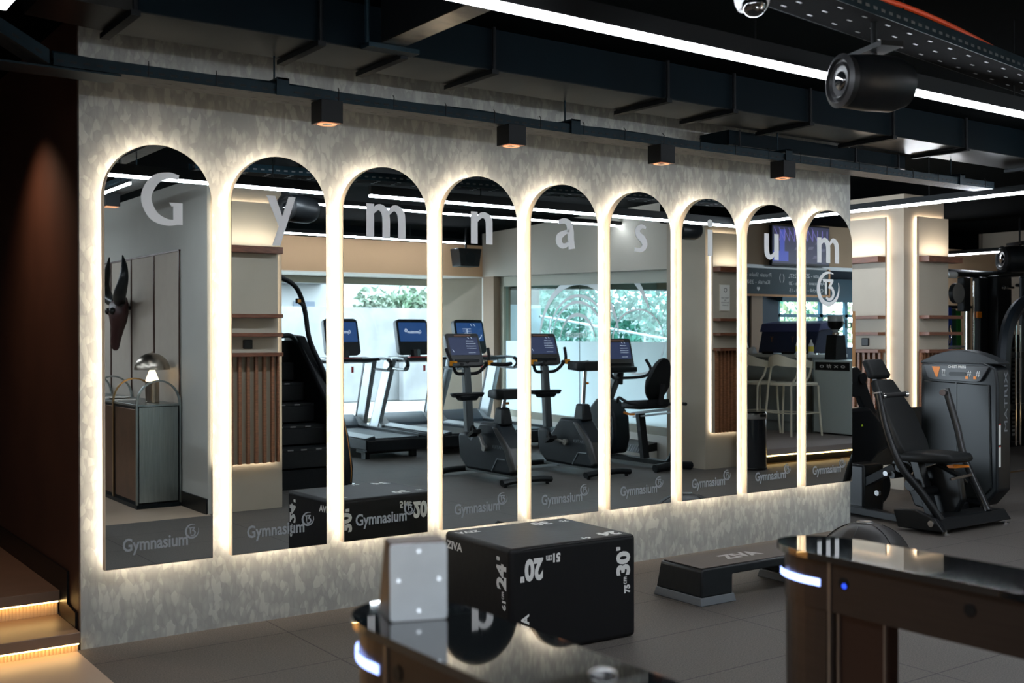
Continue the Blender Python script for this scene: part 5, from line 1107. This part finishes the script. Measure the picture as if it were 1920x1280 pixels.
def upright_bike(label, x, seat_z, crank):
    t = thing('upright_bike', label, 'exercise bike', (x, 1.3, 0), 0, 'upright bikes')
    # local y: +y towards the mirror wall (saddle), -y towards the window (console)
    g = G(); g.prism([(-.52, .42), (-.50, .47), (-.36, .47), (-.27, .43), (-.10, .60), (.20, .60), (.42, .36), (.52, .14), (.44, .09), (-.36, .09), (-.50, .2)], 'yz', -.11, .11); g.build('body_shell', MB2, t, bevel=.03, seg=3)
    g = G(); g.prism([(.10, .58), (.22, .56), (.44, .34), (.53, .14), (.44, .11), (.34, .32)], 'yz', -.115, .115); g.build('rear_cover', mat('warm_black_shell', (.035, .033, .032), .35), t, bevel=.02)
    g = G(); g.bar((0, -.5, .075), (0, .55, .075), .05, .04); g.build('base_rail', M_SILVER, t)
    for y in (-.60, .58):
        g = G(); g.tube([(-.30, y, .045), (-.15, y, .06), (.15, y, .06), (.30, y, .045)], .042, 10, flat=.8) ; g.cyl((-.26, y, 0), (-.26, y, .03), .02); g.cyl((.26, y, 0), (.26, y, .03), .02); g.build('stabiliser', M_BLACK, t, smooth=True)
    g = G(); g.loft([[(-.045, -.50, .44), (.045, -.50, .44), (.045, -.42, .44), (-.045, -.42, .44)], [(-.04, -.56, 1.16), (.04, -.56, 1.16), (.04, -.49, 1.16), (-.04, -.49, 1.16)]]); g.build('mast', mat('mast_grey', (.05, .06, .065), .4), t, bevel=.012)
    g = G(); g.obox((0, -.50, .86), (.34, .11, .05), taper=1.15); g.obox((0, -.5, .83), (.2, .10, .06), taper=1.3); g.build('bottle_tray', M_BLACK, t, bevel=.015)
    g = G(); g.cyl((0, -.53, 1.08), (0, -.53, 1.24), .04); g.build('mast_clamp', M_BLACK, t)
    g = G()
    g.tube([(-.27, -.50, 1.36), (-.25, -.45, 1.26), (-.22, -.44, 1.20), (-.14, -.50, 1.10), (0, -.53, 1.09), (.14, -.50, 1.10), (.22, -.44, 1.20), (.25, -.45, 1.26), (.27, -.50, 1.36)], .018, 8)
    for s in (-1, 1): g.tube([(s*.20, -.46, 1.20), (s*.26, -.34, 1.19), (s*.30, -.22, 1.19), (s*.31, -.12, 1.20)], .021, 8)
    g.build('handlebar', M_GRIP, t, smooth=True)
    for s in (-1, 1):
        g = G(); g.obox((s*.235, -.405, 1.205), (.055, .06, .05), (0, 0, s*.4)); g.build('grip_button', mat('amber_button', srgb(230, 150, 30), .4), t)
    bike_console(t, -.50, 1.17, .43, .37, -20)
    g = G(); g.loft([[(-.07, .08, .58), (.07, .08, .58), (.07, .26, .58), (-.07, .26, .58)], [(-.05, .10, .76), (.05, .10, .76), (.05, .23, .76), (-.05, .23, .76)]]); g.build('post_sleeve', M_BLACK, t, bevel=.02)
    g = G(); g.cyl((0, .17, .74), (0, .21, seat_z-.02), .02); g.build('seat_post', M_CHROME, t)
    g = G(); g.cyl((.02, .16, .80 if seat_z < 1 else .98), (.08, .16, .80 if seat_z < 1 else .98), .013); g.build('seat_lever', M_ORANGE, t)
    g = G(); g.loft([[(a*.30, .34+0*b, seat_z+b) for a, b in rrect(.75, .09, .04, 3)], [(a*.30, .26, seat_z+b) for a, b in rrect(.95, .11, .05, 3)], [(a*.24, .12, seat_z+b) for a, b in rrect(.8, .10, .045, 3)], [(a*.10, -.02, seat_z-.005+b) for a, b in rrect(.9, .08, .038, 3)], [(a*.08, .06-.12, seat_z-.015+b) for a, b in rrect(.8, .06, .028, 3)]]); g.build('saddle', M_VINYL, t, smooth=True, ang=60)
    # crank on the +x side and the hidden side
    cy, cz = .02, .34
    for s, a in ((-1, crank), (1, crank+180)):
        r = math.radians(a); ey, ez = cy+.17*math.cos(r), cz+.17*math.sin(r)
        g = G(); g.bar((s*.135, cy, cz), (s*.145, ey, ez), .022, .04, up=(1, 0, 0)); g.cyl((s*.11, cy, cz), (s*.15, cy, cz), .035); g.build('crank', mat('dull_steel', (.45, .43, .4), .35, .9), t, bevel=.004)
        g = G(); g.obox((s*.20, ey, ez), (.10, .11, .035), (.5, 0, 0)); g.tube([(s*.16, ey-.04, ez+.02), (s*.19, ey-.05, ez+.07), (s*.22, ey-.04, ez+.02)], .014, 6); g.build('pedal', M_BASE, t)
    decal('name_lettering', mat('grey_lettering', (.20, .22, .24), .5), t, [('MATRIX', (-.1115, .32, .345), -Y_, Z_, .19, .034)])
    g = G(); g.tube([(-.112, .42, .14), (-.113, .33, .24), (-.113, .20, .245)][::-1] if False else [(-.112, .12, .11), (-.113, .22, .24), (-.113, .36, .245)], .006, 6, smooth=False); g.build('silver_trim', M_SILVER, t)
    return t
upright_bike('upright bike with the low saddle, in the fourth mirror', 6.60, .90, 118)
upright_bike('upright bike with the high saddle, in the fifth mirror', 7.66, 1.17, 172)

# ------------------------------------------------------------------ recumbent bike
t = thing('recumbent_bike', 'recumbent bike with a tall oval backrest, in the sixth mirror', 'exercise bike', (8.62, 1.1, 0))
g = G(); g.prism([(-.62, .12), (-.66, .35), (-.60, .60), (-.42, .76), (-.22, .74), (-.08, .55), (-.06, .30), (-.12, .12)], 'yz', -.13, .11); g.build('body_shell', MB2, t, bevel=.035, seg=3)
g = G(); g.cyl((-.135, -.33, .40), (-.125, -.33, .40), .13, n=30); g.build('shell_disc', M_BLACK, t)
decal('name_lettering', mat('grey_lettering', (.20, .22, .24), .5), t, [('MATRIX', (-.1315, -.2, .48), -Y_, Z_, .19, .034)])
g = G(); g.bar((0, -.6, .08), (0, .70, .08), .12, .05); g.build('base_rail', M_BLACK, t, bevel=.006)
g = G(); g.tube([(-.27, .76, .045), (0, .76, .06), (.27, .76, .045)], .045, 10); g.tube([(-.27, -.66, .045), (0, -.66, .06), (.27, -.66, .045)], .045, 10); g.cyl((-.25, .76, 0), (-.25, .76, .03), .02); g.cyl((.25, .76, 0), (.25, .76, .03), .02); g.build('stabiliser', M_BLACK, t, smooth=True)
g = G(); g.loft([[(-.05, -.42, .70), (.05, -.42, .70), (.05, -.32, .70), (-.05, -.32, .70)], [(-.04, -.16, 1.12), (.04, -.16, 1.12), (.04, -.08, 1.12), (-.04, -.08, 1.12)]]); g.build('mast', mat('mast_grey', (.05, .06, .065), .4), t, bevel=.01)
bike_console(t, -.12, 1.10, .43, .37, -14)
g = G(); g.obox((0, -.08, 1.10), (.40, .08, .07)); g.build('console_base', M_BLACK, t, bevel=.02)
g = G(); g.tube([(-.30, .02, 1.20), (-.31, .06, 1.10), (-.24, .02, 1.02), (0, -.12, 1.0), (.24, .02, 1.02), (.31, .06, 1.10), (.27, .02, 1.22)], .018, 8); g.cyl((0, -.14, .93), (0, -.12, 1.08), .04); g.build('handlebar', M_GRIP, t, smooth=True)
g = G(); g.bar((0, .10, .60), (0, .86, .70), .06, .03); g.bar((0, .12, .56), (0, .86, .66), .05, .02); g.build('seat_rail', M_SILVER, t)
g = G(); g.bar((0, .30, .10), (0, .22, .60), .09, .06); g.tube([(0, .84, .68), (0, .82, .4), (0, .75, .18), (0, .66, .08)], .035, 8); g.build('seat_support', M_BLACK, t)
g = G(); g.loft([[(a*.36, .08, .70+b) for a, b in rrect(.9, .05, .02, 3)], [(a*.40, .16, .71+b) for a, b in rrect(1, .09, .04, 3)], [(a*.42, .44, .72+b) for a, b in rrect(1, .10, .04, 3)], [(a*.38, .52, .74+b) for a, b in rrect(.9, .08, .03, 3)]]); g.build('seat', M_VINYL, t, smooth=True, ang=60)
g = G(); n = 20
ov = lambda c, sx, sz: [(c[0]+sx*math.sin(2*PI*q/n)*(1.0 if math.cos(2*PI*q/n) < 0 else .85), c[1]+.08*math.cos(2*PI*q/n), c[2]+sz*math.cos(2*PI*q/n)) for q in range(n)]
g.loft([ov((.0, .56, 1.0), .17, .24), ov((0, .535, 1.0), .18, .25), ov((0, .50, 1.0), .17, .24)]); g.build('backrest', M_VINYL, t, smooth=True, ang=60)
g = G(); g.bar((0, .56, .72), (0, .60, .95), .05, .03); g.tube([(.16, .5, .72), (.22, .62, .73), (.22, .74, .73)], .018, 8); g.tube([(-.16, .5, .72), (-.24, .30, .74), (-.26, .16, .79), (-.24, .10, .74)], .018, 8); g.build('side_grip', M_GRIP, t, smooth=True)
g = G(); g.tube([(-.14, .10, .62), (-.12, .16, .60), (-.10, .24, .60)], .014, 6); g.build('seat_lever', M_ORANGE, t)
t = thing('floor_convector', 'low convector with a black grille under the frosted window, in the sixth mirror', 'radiator', (9.0, .6, 0))
g = G(t); s0, s1 = 2.4, LW-.35
g.loft([[wp(s0, -.16, 0), wp(s0, .08, 0), wp(s0, .08, .12), wp(s0, -.16, .10)], [wp(s1, -.16, 0), wp(s1, .08, 0), wp(s1, .08, .12), wp(s1, -.16, .10)]]); g.build('base', M_WHITEPAINT, t)
g = G(t); g.loft([[wp(s0, -.15, .10), wp(s0, .08, .12), wp(s0, .08, .22), wp(s0, -.12, .18)], [wp(s1, -.15, .10), wp(s1, .08, .12), wp(s1, .08, .22), wp(s1, -.12, .18)]]); g.build('grille', M_BASE, t)
g = G(t); n = 40
for i in range(n):
    s = s0+(s1-s0)*(i+.5)/n; g.loft([[wp(s-.004, -.155, .105), wp(s+.004, -.155, .105), wp(s+.004, -.15, .11), wp(s-.004, -.15, .11)], [wp(s+.02, -.125, .185), wp(s+.028, -.125, .185), wp(s+.028, -.12, .19), wp(s+.02, -.12, .19)]])
g.build('grille_bars', mat('grey_satin', (.16, .15, .155), .35, .3), t)

# ------------------------------------------------------------------ stair climber
t = thing('stair_climber', 'tall black stair climbing machine with curved handrails, second and third mirrors', 'gym machine', (4.72, .3, 0))
MC = mat('climber_black', (.005, .006, .007), .42)
for x0, x1 in ((4.28, 4.40), (5.04, 5.16)):
    g = G(t); g.prism([(.93, 0), (.95, .20), (.86, .50), (.74, .72), (.60, .80), (.20, 1.18), (-.15, 1.50), (-.45, 1.52), (-.55, 1.2), (-.75, 0)], 'yz', x0, x1); g.build('side_panel', MC, t, bevel=.03, seg=3)
    xm = (x0+x1)/2+.02
    g = G(t); g.tube([(xm, .958, .05), (xm, .965, .20), (xm, .88, .50), (xm, .765, .73)], .004, 6); g.build('copper_trim', mat('copper_trim', srgb(200, 130, 60), .35, .6), t)
for k in range(5):
    y = .80-.25*k; z = .40+.205*k
    g = G(t); g.box(4.40, 5.04, y-.27, y, z-.03, z); g.box(4.40, 5.04, y-.012, y, z-.19, z-.03); g.build('step', mat('climber_step', (.009, .010, .011), .5), t, bevel=.004)
    g = G(t)
    for x in (4.52, 4.66, 4.82): g.box(x, x+.06, y-.0, y+.002, z-.02, z-.008)
    g.build('step_marking', mat('greycap', (.2, .2, .2), .4), t)
g = G(t); g.box(4.40, 5.04, -.75, .78, 0, .19); g.box(4.40, 5.04, -.6, -.3, .1, 1.45); g.build('core', MC, t)
g = G(t); g.cyl((4.30, .88, 0), (4.30, .88, .03), .03); g.cyl((5.14, .90, 0), (5.14, .90, .03), .05); g.build('foot', M_CHROME, t)
for s, x in ((-1, 4.30), (1, 5.14)):
    g = G(t); g.tube([(x, .62, .10), (x+.02*s, .66, .40), (x+.03*s, .56, .72), (x+.02*s, .40, .95), (x, .10, 1.10), (x-.04*s, -.10, 1.24), (x-.10*s, -.12, 1.42), (x-.2*s, -.05, 1.50), (x-.32*s, -.02, 1.50)], .026, 10); g.build('handrail', M_BLACK, t, smooth=True)
    g = G(t); g.tube([(x+.02*s, .50, .84), (x+.01*s, .30, 1.12), (x-.03*s, .05, 1.45), (x-.06*s, .0, 1.75), (x-.14*s, .03, 1.95), (x-.24*s, .06, 2.05), (x-.38*s, .04, 2.12)], .026, 10); g.build('handrail', M_BLACK, t, smooth=True)
    g = G(t); g.tube([(x-.06*s, .0, 1.80), (x-.16*s, .14, 1.83), (x-.22*s, .20, 1.85)], .02, 8); g.obox((x-.24*s, .22, 1.86), (.04, .04, .05)); g.build('front_grip', M_GRIP, t, smooth=True)
    g = G(t); g.obox((x-.24*s, .245, 1.86), (.035, .012, .03)); g.build('grip_button', mat('amber_button', srgb(230, 150, 30), .4), t)
g = G(t); g.prism(rrect(.44, .46, .05, 4, cx=4.62, cy=1.78), 'xz', -.22, -.14); g.build('console', MC, t, bevel=.01)
g = G(t); g.box(4.44, 4.80, -.139, -.137, 1.70, 1.96); g.build('screen', L_SCREEN, t)
g = G(t); g.bar((4.6, -.35, 1.45), (4.62, -.2, 1.65), .12, .08); g.build('console_neck', MC, t)

# ------------------------------------------------------------------ outside the windows
g = G(); g.prism([(2, -4.36), (9.9, -4.36), (9.75, -3.2), (9.3, 1.30), (12.0, -1.1), (40, -1.1), (40, -45), (2, -45)], 'xy', -.25, -.02)
struct(g.build('ground_outside', mat('pale_paving', (.26, .26, .25), .8, noise=.15, nscale=.6)))
t = thing('apartment_building', 'pale apartment building with balcony seen through the treadmill window', 'building', (14, -16, 0))
g = G(t); g.box(4, 22, -17, -16, 0, 12); g.build('wall', mat('pale_render', (.25, .25, .245), .9), t)
g = G(t); g.box(10.3, 13.0, -15.99, -15.2, 2.85, 3.0); g.build('balcony_slab', mat('balcony_white', (.19, .195, .2), .8), t)
g = G(t); g.box(10.3, 13.0, -15.24, -15.2, 3.50, 3.54)
for k in range(28): g.box(10.32+k*.099, 10.335+k*.099, -15.23, -15.215, 3.0, 3.5)
for k in range(3): g.ball((10.9+k*.7, -15.22, 3.4), .10)
g.build('balcony_lattice', mat('grey_rail', (.10, .11, .12), .6), t)
for x, z, w, h in ((10.5, 3.05, 2.2, 1.5), (14.6, 3.1, 1.6, .8), (16.8, 3.1, 1.6, .8), (12.2, .9, .6, 1.5), (8.2, 2.9, .5, .5)):
    g = G(t); g.box(x, x+w, -15.99, -15.97, z, z+h); g.build('window', mat('outside_window', (.08, .10, .13), .4), t)
t = thing('garden_wall', 'pale retaining wall below the foliage outside', 'wall', (12, -12, 0))
g = G(t); g.box(4, 22, -12.3, -12, 0, 2.15); g.box(13, 22, -11.9, -11.7, 0, 1.4); g.build('wall', mat('stone_grey', (.21, .21, .21), .9, noise=.3, nscale=1.5), t)
def leaves(name, label, n, fn, col, col2, size):
    g = G(); rnd = random.Random(5)
    for i in range(n):
        p = Vector(fn(rnd)); a = Euler((rnd.uniform(-1.2, 1.2), rnd.uniform(-1.2, 1.2), rnd.uniform(0, 6.28))).to_matrix(); s = size*rnd.uniform(.6, 1.3)
        g._f([g.v(p+a@Vector(q)*s) for q in ((-.5, 0, 0), (0, -.28, .06), (.55, 0, 0), (0, .28, .06))])
    o = g.build(name, mat(name+'_green', col, .5, noise=.5, nscale=1.2, col2=col2), None); tag(o, label, 'foliage', kind='stuff'); return o
leaves('shrub_foliage', 'green shrubs in haze-paled colours on top of the retaining wall outside', 2600, lambda r: (r.uniform(12.2, 19), r.uniform(-12.6, -12.0), 2.12+abs(r.gauss(0, .22))), (.10, .17, .10), (.24, .29, .23), .2)  # distance haze is mixed into these leaf colours
leaves('hedge_foliage', 'dense green trees outside the frosted window', 17000, lambda r: (r.uniform(9.9, 18.5), r.uniform(-5.4, -4.5), r.uniform(-.1, 3.3)), (.05, .20, .13), (.34, .52, .42), .15)
leaves('bush_foliage', 'yellow green bush outside the cafe window', 2500, lambda r: (r.uniform(13.2, 19.5), r.uniform(-3.0, -2.2), r.uniform(.6, 2.9)), (.30, .38, .20), (.55, .58, .38), .16)
t = thing('annex_building', 'dark grey annex outside the frosted window, left end', 'building', (10.3, -3.6, 0))
g = G(); g.box(-.25, .35, -.5, .3, -.02, 3.3); g.build('wall', mat('dark_taupe_render', srgb(96, 88, 78), .9), t)
g = G(); g.box(-.26, .36, .3, .32, -.02, 1.98); g.build('pale_base', mat('roof_white', (.38, .40, .41), .8), t)
t = thing('carport_roof', 'white roof edge of a carport outside the frosted window', 'roof', (13, -4.0, 2.3))
g = G(); g.box(-2.3, 3.6, -.15, .15, .03, .24); g.build('roof_edge', mat('roof_white', (.38, .40, .41), .8), t)
g = G(); g.box(-2.1, 3.4, -.12, .12, 0.0, .03); g.build('gutter', M_DARKM, t)
g = G(); g.box(-2.25, -2.15, -.1, 0, -2.32, 0); g.box(3.4, 3.5, -.1, 0, -2.32, 0); g.build('post', mat('roof_white', (.38, .40, .41), .8), t)
t = thing('canopy', 'taupe canopy over the frosted window outside', 'canopy', (9.6, -1, 2.55))
g = G(t); g.loft([[wp(.3, .30, 2.19), wp(.3, 1.0, 2.23), wp(.3, 1.0, 2.60), wp(.3, .30, 2.60)], [wp(4.1, .30, 2.06), wp(4.1, 1.0, 2.10), wp(4.1, 1.0, 2.50), wp(4.1, .30, 2.50)]]); g.build('slab', mat('taupe_concrete', srgb(128, 114, 98), .9), t)
t = thing('handrail', 'white sloping handrail outside the frosted window', 'railing', (12, -3.1, 0))
g = G(t); g.tube([(10.5, -3.1, 1.80), (13.6, -3.1, 1.38)], .022, 8, smooth=False)
for x in (10.7, 11.7, 12.7, 13.4): g.cyl((x, -3.1, -.02), (x, -3.1, 1.80-(x-10.5)*.135), .015)
g.build('rail', M_WHITEP, t)
g = G(); g.prism([(9.2, -3.9), (9.85, -4.36), (9.95, -4.36), (9.95, -3.3), (9.75, -3.3)], 'xy', 0, ZC); struct(g.build('wall_corner', M_TAUPE))

# ------------------------------------------------------------------ details hang under the part they belong to
NEST = {'screen': ('console',), 'screen_lettering': ('console', 'screen'), 'speaker_strip': ('console',), 'holder': ('console',), 'keypad': ('control_shelf',), 'safety_clip': ('control_shelf',),
        'handle_grip': ('side_handle',), 'upright_trim': ('upright',), 'pedal': ('crank',), 'label_lettering': ('label_panel',), 'warning_label': ('label_panel',), 'handle_slot': ('label_panel',), 'label_mark': ('label_panel',),
        'label_header': ('instruction_label',), 'control_marks': ('control_strip',), 'bottle_label': ('bottle',), 'eye_socket': ('skull',), 'handle_cap': ('handle',), 'step_marking': ('step',), 'infrared_led': ('lens_dome',),
        'pulley_rim': ('pulley',), 'beans': ('hopper',), 'indicator': ('front_panel',), 'screen_picture_print': ('screen',), 'reflector_ring': ('housing',), 'lens': ('reflector_ring', 'body'), 'lid_ring': ('lid',), 'sensor_window': ('lid',), 'shell_disc': ('body_shell',), 'copper_trim': ('side_panel',), 'gutter': ('roof_edge',)}
def centre(o):
    vs_ = o.data.vertices; n = len(vs_) or 1
    return sum((v.co for v in vs_), Vector((0, 0, 0)))/n
for root in [o for o in scn.objects if o.parent is None and o.type == 'EMPTY']:
    kids = [c for c in root.children if c.type == 'MESH']
    for c in kids:
        want = NEST.get(c.name.split('.')[0])
        if not want: continue
        cand = [k for k in kids if k is not c and k.name.split('.')[0] in want and k.parent is root and k.name.split('.')[0] not in NEST]
        if not cand: continue
        cc = centre(c); c.parent = min(cand, key=lambda k: (centre(k)-cc).length)
# ------------------------------------------------------------------ loose pieces of these parts become parts of their own
def split_loose(o):
    me = o.data; bm = bmesh.new(); bm.from_mesh(me); bm.verts.ensure_lookup_table()
    seen = set(); isl = []
    for v in bm.verts:
        if v.index in seen: continue
        st = [v]; seen.add(v.index); comp = []
        while st:
            a = st.pop(); comp.append(a.index)
            for e in a.link_edges:
                b = e.other_vert(a)
                if b.index not in seen: seen.add(b.index); st.append(b)
        isl.append(comp)
    bm.free()
    if len(isl) < 2: return
    base = o.name.split('.')[0]
    for k, comp in enumerate(isl):
        idx = {v: i for i, v in enumerate(comp)}
        faces = [[idx[v] for v in p.vertices] for p in me.polygons if p.vertices[0] in idx]
        m2 = bpy.data.meshes.new(base); m2.from_pydata([me.vertices[v].co for v in comp], [], faces)
        for mm in me.materials: m2.materials.append(mm)
        sm = len(me.polygons) and me.polygons[0].use_smooth
        for p in m2.polygons: p.use_smooth = bool(sm)
        if sm:
            try: m2.set_sharp_from_angle(angle=math.radians(40))
            except Exception: pass
        n = o.copy(); n.data = m2; n.name = base; COL.objects.link(n)
    bpy.data.objects.remove(o)
SPLIT = {'cable_tie', 'guide_rod', 'foot', 'mounting_batten', 'hanger_wire', 'wall_bracket', 'fan_opening', 'infrared_led', 'eye_socket', 'portafilter', 'seat_rail', 'bolt', 'wire', 'grip_end', 'leg', 'post'}
for o in [o for o in scn.objects if o.type == 'MESH' and o.parent is not None and o.name.split('.')[0] in SPLIT]: split_loose(o)
